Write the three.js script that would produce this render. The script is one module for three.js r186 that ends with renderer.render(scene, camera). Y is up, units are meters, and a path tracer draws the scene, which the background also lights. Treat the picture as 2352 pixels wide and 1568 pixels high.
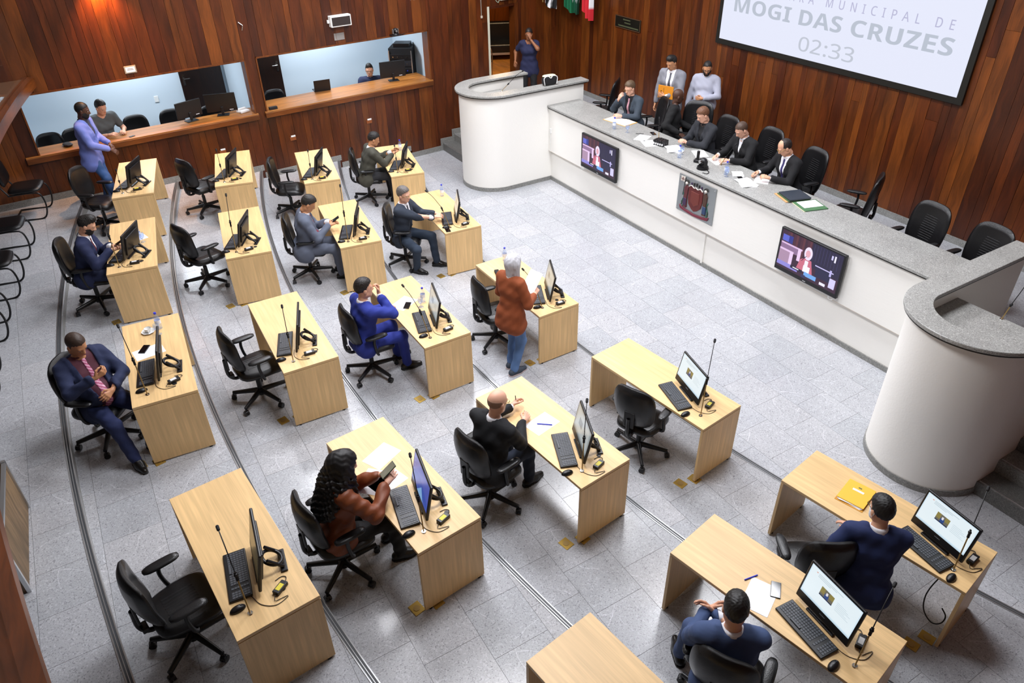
import * as THREE from 'three';
import { mergeGeometries, mergeVertices, toCreasedNormals } from 'three/addons/utils/BufferGeometryUtils.js';
import { RoundedBoxGeometry } from 'three/addons/geometries/RoundedBoxGeometry.js';
import { RectAreaLightUniformsLib } from 'three/addons/lights/RectAreaLightUniformsLib.js';

// World axes: x runs along the dais from the booth wall, z from the dais wall to the public side, y up; metres.
RectAreaLightUniformsLib.init();
const renderer = new THREE.WebGLRenderer({ antialias: true });
renderer.toneMapping = THREE.LinearToneMapping;
renderer.toneMappingExposure = 1.0;
renderer.shadowMap.enabled = true;
const scene = new THREE.Scene();
scene.background = new THREE.Color(0x050505);

// ---------- camera ----------
const camera = new THREE.PerspectiveCamera(50.2086, 1.5, 0.05, 80);
camera.position.set(7.97124, 5.81641, 8.00723);
camera.quaternion.setFromRotationMatrix(new THREE.Matrix4().makeBasis(
  new THREE.Vector3(0.51537, -0.0196, -0.85675), new THREE.Vector3(-0.4773, 0.82376, -0.30596), new THREE.Vector3(0.71175, 0.5666, 0.41519)));
scene.add(camera);

// ---------- helpers ----------
let seed = 20240611;
const rnd = () => { seed = (seed + 0x6D2B79F5) | 0; let t = Math.imul(seed ^ (seed >>> 15), 1 | seed); t = (t + Math.imul(t ^ (t >>> 7), 61 | t)) ^ t; return ((t ^ (t >>> 14)) >>> 0) / 4294967296; };
const rr = (a, b) => a + (b - a) * rnd();
const pick = a => a[Math.floor(rnd() * a.length)];
const V = (x, y, z) => new THREE.Vector3(x, y, z);
const D2R = Math.PI / 180;
const used = {};
const numbered = n => { const k = used[n] = (used[n] ?? -1) + 1; return k ? n + '_' + String(k).padStart(3, '0') : n; };
function shade(o) { o.castShadow = true; o.receiveShadow = true; return o; }
function tag(o, label, category, group) { o.userData.label = label; o.userData.category = category; if (group) o.userData.group = group; return o; }
function thing(name, label, category, pos = [0, 0, 0], turn = 0, group) {
  const o = new THREE.Group(); o.name = numbered(name); scene.add(o);
  o.position.set(...pos); o.rotation.y = turn; return tag(o, label, category, group);
}
function struct(name, label, category) { const o = thing(name, label, category); o.userData.kind = 'structure'; return o; }
function part(parent, name, geo, mat) { const m = shade(new THREE.Mesh(geo, mat)); m.name = name; parent.add(m); return m; }
function whole(name, label, category, geo, mat, pos = [0, 0, 0], turn = 0, group) {
  const m = shade(new THREE.Mesh(geo, mat)); m.name = numbered(name); scene.add(m); m.position.set(...pos); m.rotation.y = turn; return tag(m, label, category, group);
}
function dup(src, pos, turn, label, group) {
  const c = src.clone(); c.name = numbered(src.name.replace(/_\d\d\d$/, '')); c.userData = { ...src.userData }; scene.add(c);
  c.position.set(...pos); c.rotation.set(0, turn, 0); if (label) c.userData.label = label; if (group) c.userData.group = group; return c;
}
const M4 = new THREE.Matrix4();
function mv(g, x = 0, y = 0, z = 0) { return g.translate(x, y, z); }
function box(w, h, d, x = 0, y = 0, z = 0) { return new THREE.BoxGeometry(w, h, d).translate(x, y, z); }
function rbox(w, h, d, r = 0.01, x = 0, y = 0, z = 0, s = 2) { return new RoundedBoxGeometry(w, h, d, s, Math.min(r, w / 2.01, h / 2.01, d / 2.01)).translate(x, y, z); }
function cyl(r1, r2, h, x = 0, y = 0, z = 0, n = 16) { return new THREE.CylinderGeometry(r1, r2, h, n).translate(x, y, z); }
function tube(pts, r = 0.01, n = 24, m = 8, closed = false) { return new THREE.TubeGeometry(new THREE.CatmullRomCurve3(pts.map(p => V(...p)), closed, 'centripetal'), n, r, m, closed); }
function rod(a, b, r = 0.01, m = 10) {
  const A = V(...a), B = V(...b), L = A.distanceTo(B); const g = new THREE.CylinderGeometry(r, r, L, m);
  g.applyQuaternion(new THREE.Quaternion().setFromUnitVectors(V(0, 1, 0), B.clone().sub(A).normalize())); const c = A.add(B).multiplyScalar(.5); return g.translate(c.x, c.y, c.z);
}
function lathe(pts, n = 24) { return new THREE.LatheGeometry(pts.map(p => new THREE.Vector2(...p)), n); }
function merge(list) {
  const l = list.map(g => { const q = g.index ? g.toNonIndexed() : g; for (const k of Object.keys(q.attributes)) if (!['position', 'normal', 'uv'].includes(k)) q.deleteAttribute(k); if (!q.attributes.uv) q.setAttribute('uv', new THREE.Float32BufferAttribute(new Float32Array(q.attributes.position.count * 2), 2)); return q; });
  return l.length > 1 ? mergeGeometries(l) : l[0];
}
// metre-scaled box-projected uv (s metres per repeat); along = axis that the texture's v follows on faces that have it
function metreUV(g, s = 1, ou = 0, ov = 0, along = 'y') {
  if (g.index) g = g.toNonIndexed();
  const p = g.attributes.position, n = g.attributes.normal, uv = new Float32Array(p.count * 2), ax = 'xyz'.indexOf(along);
  for (let i = 0; i < p.count; i++) {
    const P = [p.getX(i), p.getY(i), p.getZ(i)], N = [Math.abs(n.getX(i)), Math.abs(n.getY(i)), Math.abs(n.getZ(i))];
    let k = N.indexOf(Math.max(...N)); let o = [0, 1, 2].filter(q => q !== k); let vi = o.includes(ax) ? ax : o[1], ui = o.find(q => q !== vi);
    uv[2 * i] = P[ui] / s + ou; uv[2 * i + 1] = P[vi] / s + ov;
  }
  g.setAttribute('uv', new THREE.BufferAttribute(uv, 2)); return g;
}
// prism over a polygon of [x,z] points between two heights
function prism(pts, y0, y1, bevel = 0) {
  const s = new THREE.Shape(pts.map(p => new THREE.Vector2(p[0], -p[1])));
  const g = new THREE.ExtrudeGeometry(s, { depth: y1 - y0 - 2 * bevel, bevelEnabled: bevel > 0, bevelSize: bevel, bevelThickness: bevel, bevelOffset: -bevel, bevelSegments: 2, curveSegments: 4 });
  return g.rotateX(-Math.PI / 2).translate(0, y0 + bevel, 0);
}

// ---------- textures ----------
function hash2(x, y, s) { let h = Math.imul(x, 374761393) + Math.imul(y, 668265263) + Math.imul(s, 2147483647 ^ 0x5bd1e995); h = Math.imul(h ^ (h >>> 13), 1274126177); return ((h ^ (h >>> 16)) >>> 0) / 4294967296; }
function tnoise(u, v, fu, fv, s) { // tileable value noise, u,v in 0..1
  const x = u * fu, y = v * fv, xi = Math.floor(x), yi = Math.floor(y); let a = x - xi, b = y - yi; a = a * a * (3 - 2 * a); b = b * b * (3 - 2 * b);
  const w = (i, m) => ((i % m) + m) % m, h = (i, j) => hash2(w(i, fu), w(j, fv), s);
  return (h(xi, yi) * (1 - a) + h(xi + 1, yi) * a) * (1 - b) + (h(xi, yi + 1) * (1 - a) + h(xi + 1, yi + 1) * a) * b;
}
function tex(w, h, fn, srgb = true, aniso = true) {
  const d = new Uint8Array(w * h * 4); let o = 0;
  for (let j = 0; j < h; j++) for (let i = 0; i < w; i++) { const c = fn(i / w, j / h, i, j); d[o++] = Math.max(0, Math.min(255, c[0] * 255)); d[o++] = Math.max(0, Math.min(255, c[1] * 255)); d[o++] = Math.max(0, Math.min(255, c[2] * 255)); d[o++] = 255; }
  const t = new THREE.DataTexture(d, w, h, THREE.RGBAFormat); t.wrapS = t.wrapT = THREE.RepeatWrapping; t.magFilter = THREE.LinearFilter; t.minFilter = THREE.LinearMipmapLinearFilter; t.generateMipmaps = true; if (srgb) t.colorSpace = THREE.SRGBColorSpace; t.needsUpdate = true; return t;
}
// polished grey granite with dark and pale grains and a few white veins (2 m repeat)
const veinField = new Float32Array(1024 * 1024);
for (let k = 0; k < 16; k++) {
  let x = rr(0, 1024), y = rr(0, 1024), a = rr(0, 6.28), len = rr(120, 360);
  for (let q = 0; q < len; q++) { a += rr(-.09, .09); x += Math.cos(a); y += Math.sin(a); const w = rr(.4, 2.0), st = (.25 + .5 * rnd()) * Math.sin(Math.PI * q / len); for (let i = -2; i <= 2; i++) for (let j = -2; j <= 2; j++) { const f = Math.exp(-(i * i + j * j) / (w * w)) * st, id = (((y + j) & 1023) * 1024 + ((x + i) & 1023)) | 0; if (veinField[id] < f) veinField[id] = f; } }
}
const graniteTex = tex(1024, 1024, (u, v, i, j) => {
  const a = tnoise(u, v, 300, 300, 3), b = tnoise(u, v, 170, 170, 4), c = tnoise(u, v, 5, 5, 6), e = tnoise(u, v, 24, 24, 7);
  let g = .80 + (c - .5) * .02 + (e - .5) * .02; if (a < .27) g -= .17 * (1 - a / .27) + .05; if (b > .74) g += .06; g += (hash2(i, j, 9) - .5) * .07; g += veinField[j * 1024 + i] * .3;
  return [g * .992, g * .997, g * 1.004];
});
const counterTex = tex(512, 512, (u, v, i, j) => {
  const a = tnoise(u, v, 190, 190, 13), b = tnoise(u, v, 110, 110, 14), c = tnoise(u, v, 6, 6, 15);
  let g = .64 + (c - .5) * .05; if (a < .3) g -= .14; if (b > .72) g += .1; g += (hash2(i, j, 19) - .5) * .08; return [g, g, g * .99];
});
// wood grain, streaks along v; multiplied by each board's own colour
const woodTex = tex(512, 1024, (u, v, i, j) => {
  const w = u + .012 * Math.sin(6.283 * (v * 2 + tnoise(u, v, 4, 2, 21)));
  const a = tnoise(w, v, 26, 3, 22), b = tnoise(w, v, 90, 6, 23), c = tnoise(w, v, 220, 24, 24), e = tnoise(u, v, 5, 2, 25);
  let g = .76 + (a - .5) * .20 + (b - .5) * .13 + (c - .5) * .08 + (e - .5) * .16; return [g, g * .985, g * .96];
});
const mapleTex = tex(512, 512, (u, v, i, j) => {
  const a = tnoise(u, v, 40, 3, 31), b = tnoise(u, v, 130, 5, 32), c = tnoise(u, v, 6, 2, 33);
  let g = .93 + (a - .5) * .07 + (b - .5) * .06 + (c - .5) * .05; return [g, g * .985, g * .955];
});
const leatherBump = tex(256, 256, (u, v, i, j) => { const a = tnoise(u, v, 60, 60, 41), b = tnoise(u, v, 110, 110, 42); const g = .5 + (a - .5) * .6 + (b - .5) * .4; return [g, g, g]; }, false);
const clothBump = tex(256, 256, (u, v, i, j) => { const g = .5 + .25 * Math.sin(u * 402) * Math.sin(v * 402) + (tnoise(u, v, 8, 8, 44) - .5) * .5; return [g, g, g]; }, false);
const plasterBump = tex(256, 256, (u, v) => { const g = .5 + (tnoise(u, v, 70, 70, 51) - .5) * .7 + (tnoise(u, v, 20, 20, 52) - .5) * .4; return [g, g, g]; }, false);

// ---------- materials ----------
const mat = (color, rough = .6, o = {}) => new THREE.MeshStandardMaterial({ color, roughness: rough, ...o });
const M = {
  white: mat('#f1efe9', .62, { bumpMap: plasterBump, bumpScale: .0008 }),
  whiteFlat: mat('#e9e9e6', .5),
  plaster: mat('#cfd9e0', .8),
  booth: mat('#cfdde7', .75),
  ceiling: mat('#d9d8d4', .85),
  counter: mat('#f2f2ef', .34, { map: counterTex }),
  blackEdge: mat('#15140f', .45),
  stoneTrim: mat('#d2d2cf', .4, { map: counterTex }),
  alu: mat('#c9cbcd', .28, { metalness: .85 }),
  rubber: mat('#3f4246', .55),
  maple: mat('#eecb95', .42, { map: mapleTex }),
  black: mat('#0d0d0f', .45),
  blackMatte: mat('#131316', .75),
  leather: mat('#0e0e10', .34, { bumpMap: leatherBump, bumpScale: .0006 }),
  plastic: mat('#101013', .38),
  key: mat('#474a50', .45),
  chrome: mat('#d2d2d0', .16, { metalness: 1 }),
  brass: mat('#b99a4e', .38, { metalness: .7 }),
  gold: mat('#b59a63', .32, { metalness: .75 }),
  paper: mat('#f4f4f6', .8),
  glass: new THREE.MeshPhysicalMaterial({ color: '#ffffff', roughness: .04, transmission: 1, thickness: 0, ior: 1.5 }),
  pet: new THREE.MeshPhysicalMaterial({ color: '#eef4ff', roughness: .08, transmission: .92, thickness: 0, ior: 1.45 }),
  cap: mat('#2a35c8', .4),
  sill: mat('#cc863f', .36, { map: woodTex }),
  doorWood: mat('#3a1d12', .4, { map: woodTex }),
};
const woodTones = ['#723812', '#7b3f14', '#672f0e', '#824517', '#5d290e', '#743a12', '#6c340e', '#8b4b1a', '#56270e', '#6e3411'].map(c => mat(c, .36, { map: woodTex }));

// ---------- ceiling, lights ----------
const S = 0.16112;                       // rise of one tier
const CEIL = 6.7;
const lampGlow = new THREE.MeshStandardMaterial({ color: '#ffffff', emissive: '#fcfdff', emissiveIntensity: 3.0, roughness: .6 });
const warmGlow = new THREE.MeshStandardMaterial({ color: '#ffffff', emissive: '#ffc27a', emissiveIntensity: 6.0, roughness: .6 });
function areaLight(parent, w, h, power, pos, target, color = '#f8f9ff') {
  const l = new THREE.RectAreaLight(color, power, w, h); l.position.set(...pos); parent.add(l); l.lookAt(parent.localToWorld(V(...target))); l.castShadow = true; return l;
}
function ceilingPanel(x, z, w, d, power, label) {
  const t = thing('ceiling_light', label, 'ceiling light', [x, CEIL, z], 0, 'ceiling light panels'); t.updateMatrixWorld();
  part(t, 'frame', merge([box(w + .08, .06, .04, 0, -.03, d / 2 + .02), box(w + .08, .06, .04, 0, -.03, -d / 2 - .02), box(.04, .06, d, w / 2 + .02, -.03, 0), box(.04, .06, d, -w / 2 - .02, -.03, 0)]), M.whiteFlat);
  part(t, 'diffuser', box(w, .02, d, 0, -.03, 0), lampGlow);
  areaLight(t, w, d, power, [0, -.05, 0], [0, -2, 0]);
}
const PW = 31;
[[-4.4, 1.2], [-0.6, 1.2], [3.0, 1.2], [-4.4, 5.2], [-0.6, 5.2], [3.0, 5.2]].forEach(([x, z], i) =>
  ceilingPanel(x, z, 1.5, 1.5, PW, ['square ceiling panel above the podium by the booth wall', 'square ceiling panel above the middle of the dais', 'square ceiling panel above the far end of the dais', 'square ceiling panel above the desks by the booths', 'square ceiling panel above the middle desks', 'square ceiling panel above the desks under the gallery end'][i]));
// wall-mounted floodlights high on the booth wall
function flood(x, y, z, aim, power, color, glow, label, coneR = .16) {
  const t = thing('wall_floodlight', label, 'floodlight', [x, y, z]); t.updateMatrixWorld(); const a = V(...aim).sub(V(x, y, z)).normalize();
  const hd = new THREE.Group(); hd.name = 'head'; t.add(hd); hd.quaternion.setFromUnitVectors(V(0, 0, 1), a);
  part(hd, 'housing', merge([rbox(.42, .3, .1, .02, 0, 0, -.06), box(.46, .02, .14, 0, .16, -.04)]), M.whiteFlat);
  part(hd, 'lens', box(.36, .24, .01, 0, 0, -.004), glow);
  part(t, 'bracket', merge([rod([0, 0, 0], [-.28, .02, 0], .02), box(.03, .2, .2, -.29, .02, 0)]), M.whiteFlat);
  areaLight(t, .36, .24, power, [a.x * .03, a.y * .03, a.z * .03], [a.x, a.y, a.z], color);
}

// ================= THE ROOM =================
const HS = 5 * S;                         // stage height
const ZS = -2.45;                         // stage wall
const ARC = { cx: .6, cz: -20, R: [0, 23.14, 24.67, 26.2, 27.7, 29.12] };
const arcZ = (R, x) => ARC.cz + Math.sqrt(R * R - (x - ARC.cx) ** 2);
const XR = 9.3, ZB = 13.2;                // opposite wall and wall behind the gallery
const WX = -6.89227, WB = .06043, WT = Math.atan(WB);
const wallX = z => WX + WB * z;
// --- floors: one per tier, each of granite tiles, with its nosing strip
const floorTones = ['#dcdde1', '#d9dade', '#d5d7db', '#dfdfe2'].map(c => mat(c, .2, { map: graniteTex }));
function clip(poly, a, b, c) { // keep a*x+b*z<=c
  const out = []; for (let i = 0; i < poly.length; i++) { const p = poly[i], q = poly[(i + 1) % poly.length], dp = a * p[0] + b * p[1] - c, dq = a * q[0] + b * q[1] - c; if (dp <= 0) out.push(p); if ((dp < 0) !== (dq < 0) && dp !== dq) { const t = dp / (dp - dq); out.push([p[0] + t * (q[0] - p[0]), p[1] + t * (q[1] - p[1])]); } } return out;
}
function areaOf(p) { let s = 0; for (let i = 0; i < p.length; i++) { const q = p[(i + 1) % p.length]; s += p[i][0] * q[1] - q[0] * p[i][1]; } return s / 2; }
const floorWords = ['pale granite floor between the dais and the front row', 'granite tier floor carrying the front row of desks', 'granite tier floor carrying the second row of desks', 'granite tier floor carrying the third row of desks', 'granite tier floor carrying the back row of desks', 'granite floor of the outer aisle under the gallery'];
for (let k = 0; k < 6; k++) {
  const y = k * S, R0 = ARC.R[k], R1 = k < 5 ? ARC.R[k + 1] : 99, f = struct('floor', floorWords[k], 'floor');
  const TW = .5, xs = wallX(4) - .5, z0 = k === 0 ? -.1 : 2, z1 = k === 5 ? 12.2 : arcZ(Math.min(R1, 30), .6) + .05;
  const g = .0014; let row = 0;
  for (let z = Math.floor(z0 / TW) * TW; z < z1; z += TW, row++) for (let x = -7.5 + (row % 2) * .25; x < XR; x += TW) {
    let p = [[x + g, z + g], [x + TW - g, z + g], [x + TW - g, z + TW - g], [x + g, z + TW - g]];
    const mx = x + TW / 2 - ARC.cx, mz = z + TW / 2 - ARC.cz, rm = Math.hypot(mx, mz), a = mx / rm, b = mz / rm;
    const off = a * ARC.cx + b * ARC.cz;
    if (R0) p = clip(p, -a, -b, -(R0 + off));          // outside the tier edge
    if (p.length > 2 && R1 < 99) p = clip(p, a, b, R1 + .03 + off);
    if (p.length > 2) { const c = Math.cos(WT), s2 = Math.sin(WT); p = clip(p, -c, s2, -(WX * c) + .02); }   // booth wall
    if (p.length > 2) p = clip(p, 1, 0, XR - .01);
    if (p.length > 2 && k === 0) p = clip(p, 0, -1, .1);
    if (p.length < 3 || Math.abs(areaOf(p)) < .004) continue;
    const ge = metreUV(prism(p, y - .03, y), 2, Math.floor(rnd() * 8) / 8, Math.floor(rnd() * 8) / 8);
    part(f, 'tile', ge, floorTones[Math.floor(rnd() * 4)]);
  }
  // bed under the tiles (dark joints) and riser
  const arcPts = (R, n = 40) => { const o = []; for (let i = 0; i <= n; i++) { const x = -7.4 + (XR + 7.3) * i / n; o.push([x, arcZ(R, x)]); } return o; };
  if (k) {
    const outer = k < 5 ? arcPts(R1 + .03) : [[-7.4, 12.3], [XR, 12.3]];
    part(f, 'bed', prism([...arcPts(R0 + .002), ...outer.reverse()], y - S - .02, y - .004), M.stoneTrim);
    const strip = (ra, rb, ya, yb) => toCreasedNormals(prism([...arcPts(ra, 60), ...arcPts(rb, 60).reverse()], ya, yb), .5);
    const e = part(f, 'step_edge_strip', strip(R0 - .008, R0 + .045, y - .035, y + .003), M.rubber);
    part(e, 'ridge', strip(R0 - .011, R0 - .001, y - .03, y + .006), M.alu);
    part(e, 'ridge', strip(R0 + .036, R0 + .046, y + .001, y + .006), M.alu);
    part(e, 'ridge', strip(R0 + .016, R0 + .022, y + .001, y + .005), M.alu);
  } else part(f, 'bed', prism([[-7.5, -.1], [XR, -.1], ...arcPts(ARC.R[1] + .03).reverse()], -.1, -.004), M.stoneTrim);
}

// --- booth wall (wall_left): vertical timber boards round two hatches and a doorway
const wl = struct('wall_left', 'timber-boarded wall with two booth hatches and a doorway', 'wall'); wl.position.set(WX, 0, 0); wl.rotation.y = WT;
const H1 = { z0: 5.08, z1: 8.80, y0: 1.56, y1: 2.585 }, H2 = { z0: 1.24, z1: 4.885, y0: 1.56, y1: 2.60 }, DR = { z0: -1.03, z1: -.25, y0: HS, y1: 2.87 };
function board(parent, z0, z1, y0, y1, tone) {
  if (y1 - y0 < .02 || z1 - z0 < .01) return; const t = rr(-.003, .003);
  part(parent, 'plank', metreUV(box(.03, y1 - y0, z1 - z0 - .004, -.015 + t, (y0 + y1) / 2, (z0 + z1) / 2), 1.3, rnd(), rnd()), tone);
}
{
  let z = -2.46; const cuts = [DR.z0, DR.z1, H2.z0, H2.z1, H1.z0, H1.z1];
  while (z < ZB) {
    let w = pick([.11, .14, .17, .19, .22]), e = Math.min(z + w, ZB); for (const c of cuts) if (z < c - .001 && e > c - .05) { e = c; break; }
    const m = (z + e) / 2, tone = pick(woodTones), tone2 = rnd() < .7 ? tone : pick(woodTones);
    const tier = ARC.R.filter((R, k) => k && Math.hypot(wallX(m) - ARC.cx, m - ARC.cz) > R).length;
    const yb = m < -.1 ? HS : tier * S;
    const h = m > H1.z0 && m < H1.z1 ? H1 : m > H2.z0 && m < H2.z1 ? H2 : m > DR.z0 && m < DR.z1 ? DR : null;
    if (h) { if (h !== DR) board(wl, z, e, yb, h.y0, tone); board(wl, z, e, h.y1, CEIL, tone2); }
    else { const s = rr(2.2, 4.6); board(wl, z, e, yb, s, tone); board(wl, z, e, s + .002, CEIL, tone2); }
    z = e;
  }
  // masonry behind the boards (holes kept open)
  const W = (z0, z1, y0, y1) => box(.16, y1 - y0, z1 - z0, -.115, (y0 + y1) / 2, (z0 + z1) / 2);
  part(wl, 'core', merge([W(-2.6, DR.z0, -.1, CEIL), W(DR.z1, H2.z0, -.1, CEIL), W(H2.z1, H1.z0, -.1, CEIL), W(H1.z1, ZB, -.1, CEIL), W(DR.z0, DR.z1, DR.y1, CEIL), W(DR.z0, DR.z1, -.1, DR.y0), W(H2.z0, H2.z1, H2.y1, CEIL), W(H2.z0, H2.z1, -.1, H2.y0), W(H1.z0, H1.z1, H1.y1, CEIL), W(H1.z0, H1.z1, -.1, H1.y0)]), M.doorWood);
  // timber linings of the hatches
  for (const h of [H1, H2]) part(wl, 'hatch_lining', metreUV(merge([box(.24, .025, h.z1 - h.z0, -.1, h.y1 - .0125, (h.z0 + h.z1) / 2), box(.24, h.y1 - h.y0, .025, -.1, (h.y0 + h.y1) / 2, h.z0 + .0125), box(.24, h.y1 - h.y0, .025, -.1, (h.y0 + h.y1) / 2, h.z1 - .0125)]), 1.3), woodTones[7]);
  // door frame
  part(wl, 'door_frame', merge([box(.2, DR.y1 - HS, .05, -.09, (DR.y1 + HS) / 2, DR.z1 - .02)]), mat('#cfcdb9', .5)); part(wl, 'door_frame', metreUV(box(.2, .05, DR.z1 - DR.z0 - .1, -.09, DR.y1 - .025, (DR.z0 + DR.z1) / 2), 1), woodTones[4]);
  part(wl, 'door_frame', metreUV(box(.22, DR.y1 - HS, .1, -.09, (DR.y1 + HS) / 2, DR.z0 + .03), 1), woodTones[5]);
}
// skirting on the booth wall, stepped with the tiers
const bb = struct('baseboard_left', 'grey granite skirting stepping down along the booth wall', 'baseboard');
for (let k = 0; k < 6; k++) {
  const zz = R => { let z = arcZ(R, -6.6); for (let i = 0; i < 6; i++) z = arcZ(R, wallX(z)); return z; };
  const z0 = k ? zz(ARC.R[k]) - .04 : 1.08, z1 = k < 5 ? zz(ARC.R[k + 1]) - .04 : ZB - .3;
  const g = metreUV(box(.02, .11, z1 - z0, .01, k * S + .055, (z0 + z1) / 2), 1); g.rotateY(WT).translate(WX, 0, 0); part(bb, 'skirting_length', g, M.stoneTrim);
}
// --- stage wall: timber boards
const ws = struct('wall_front', 'tall timber-boarded wall behind the dais', 'wall');
{
  let x = wallX(ZS) - .02; while (x < XR) {
    const e = Math.min(x + pick([.11, .13, .15, .17, .2]), XR), s = rr(1.9, 5), t1 = pick(woodTones), t2 = rnd() < .8 ? t1 : pick(woodTones);
    for (const [a, b, t] of [[HS, s, t1], [s + .003, CEIL, t2]]) { const d = rr(-.003, .003); part(ws, 'plank', metreUV(box(e - x - .004, b - a, .03, (x + e) / 2, (a + b) / 2, ZS - .015 + d), 1.3, rnd(), rnd()), t); }
    x = e;
  }
  part(ws, 'core', box(XR + 7.3, CEIL + .1, .16, (XR - 7.3) / 2, CEIL / 2 - .05, ZS - .115), M.doorWood);
}
const bs = struct('baseboard_front', 'grey granite skirting along the stage wall', 'baseboard');
part(bs, 'skirting_length', metreUV(box(6.5, .1, .02, -3.75, HS + .05, ZS + .01), 1), M.stoneTrim); part(bs, 'skirting_length', metreUV(box(XR + .95, .1, .02, (XR - .95) / 2 + .48, HS + .05, ZS + .01), 1), M.stoneTrim);
// other walls and ceiling (outside the view)
const wr = struct('wall_right', 'timber wall opposite the booths', 'wall'); part(wr, 'panelling', metreUV(box(.2, CEIL + .2, ZB - ZS + .4, XR + .1, CEIL / 2, (ZB + ZS) / 2), 1.3), woodTones[0]);
const wk = struct('wall_back', 'plain wall behind the public gallery', 'wall'); part(wk, 'plaster', box(XR + 9, CEIL + .2, .2, (XR - 9) / 2 + .5, CEIL / 2, ZB + .1), M.plaster);
const ce = struct('ceiling', 'flat pale ceiling of the chamber', 'ceiling'); part(ce, 'slab', box(XR + 9.5, .2, ZB - ZS + .6, (XR - 8.5) / 2, CEIL + .1, (ZB + ZS) / 2), M.ceiling);

// --- gallery over the outer aisle: slab, timber fascia, glass balustrade
const ga = struct('gallery', 'curved gallery slab with timber fascia over the outer aisle', 'gallery');
{
  const arcPts = (R, n = 48) => { const o = []; for (let i = 0; i <= n; i++) { const x = wallX(8.5) + .03 + (XR - wallX(8.5) - .05) * i / n; o.push([x, arcZ(R, x)]); } return o; };
  const ring = (a, b, y0, y1) => prism([...arcPts(a), ...arcPts(b).reverse()], y0, y1);
  part(ga, 'slab', prism([...arcPts(29.34), [XR - .02, ZB - .02], [wallX(8.5) + .3, ZB - .02]], 2.70, 2.82), mat('#6f5238', .8));
  part(ga, 'fascia', metreUV(ring(29.28, 29.34, 2.68, 2.82), 1.3, 0, 0, 'x'), woodTones[7]);
  part(ga, 'cap_rail', metreUV(ring(29.27, 29.40, 2.82, 2.845), 1.3, 0, 0, 'x'), woodTones[1]);
  part(ga, 'glass_balustrade', ring(29.355, 29.365, 2.845, 3.8), M.glass);
}
// two tubes under the gallery
for (const [x, l] of [[-1.2, 'bare fluorescent tube under the gallery near the outer chairs'], [.5, 'bare fluorescent tube under the gallery near the timber cabinet']]) {
  const t = thing('fluorescent_tube', l, 'tube light', [x, 2.70, 9.6], -.04, 'tubes under the gallery'); t.updateMatrixWorld();
  part(t, 'batten', box(1.25, .04, .06, 0, -.02, 0), M.whiteFlat); part(t, 'lamp', cyl(.014, .014, 1.2, 0, 0, 0, 10).rotateZ(Math.PI / 2).translate(0, -.055, 0), lampGlow);
  areaLight(t, 1.2, .04, 1.2, [0, -.075, 0], [0, -2, 0]);
}

// --- stage, stairs
const stg = struct('stage', 'raised granite stage floor behind the counter', 'stage');
part(stg, 'floor_slab', metreUV(box(XR - wallX(ZS) + .0, HS, 2.2, (XR + wallX(ZS)) / 2, HS / 2, -1.36), 2), floorTones[2]);
for (const [x0, x1, w] of [[wallX(.5) + .01, -5.25, 'booth wall'], [5.72, 7.3, 'far podium']]) {
  const st = struct('stairs', 'grey granite steps up to the stage beside the ' + w, 'stairs');
  for (let i = 0; i < 5; i++) { const z1 = 1.08 - .3 * i, s = part(st, 'step', metreUV(box(x1 - x0, S * (i + 1), i < 4 ? .3 : .3, (x0 + x1) / 2, S * (i + 1) / 2, z1 - .15), 1), i % 2 ? M.stoneTrim : mat('#a3a3a1', .35, { map: counterTex })); part(s, 'nosing', box(x1 - x0 - .06, .006, .014, (x0 + x1) / 2, S * (i + 1) + .003, z1 - .03), M.alu); }
  if (x0 < 0) part(st, 'stringer', metreUV(merge([0, 1, 2, 3, 4].map(i => box(.02, S + .1, .34, x0 + .012 + .006 * (4 - i), S * (i + .5) + .06, 1.11 - .3 * i - .15))), 1), M.stoneTrim);
}

// --- doorway room behind the stage door: parquet, dark sofa, timber wall
const rd = struct('room_lobby', 'small lobby seen through the stage doorway', 'room');
part(rd, 'parquet', metreUV(box(4.4, .05, 5.2, -9.2, HS - .025, -1.6), 1.2, 0, 0, 'x'), mat('#d9994c', .4, { map: woodTex }));
part(rd, 'timber_wall', metreUV(merge([box(.1, 2.6, 5.2, -11.3, HS + 1.3, -1.6), box(4.2, 2.6, .1, -9.2, HS + 1.3, -4.15), box(4.2, 2.6, .1, -9.2, HS + 1.3, .98)]), 1.3), mat('#96501c', .4, { map: woodTex }));
part(rd, 'ceiling_slab', box(4.4, .1, 5.3, -9.2, HS + 2.65, -1.6), M.ceiling);

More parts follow.
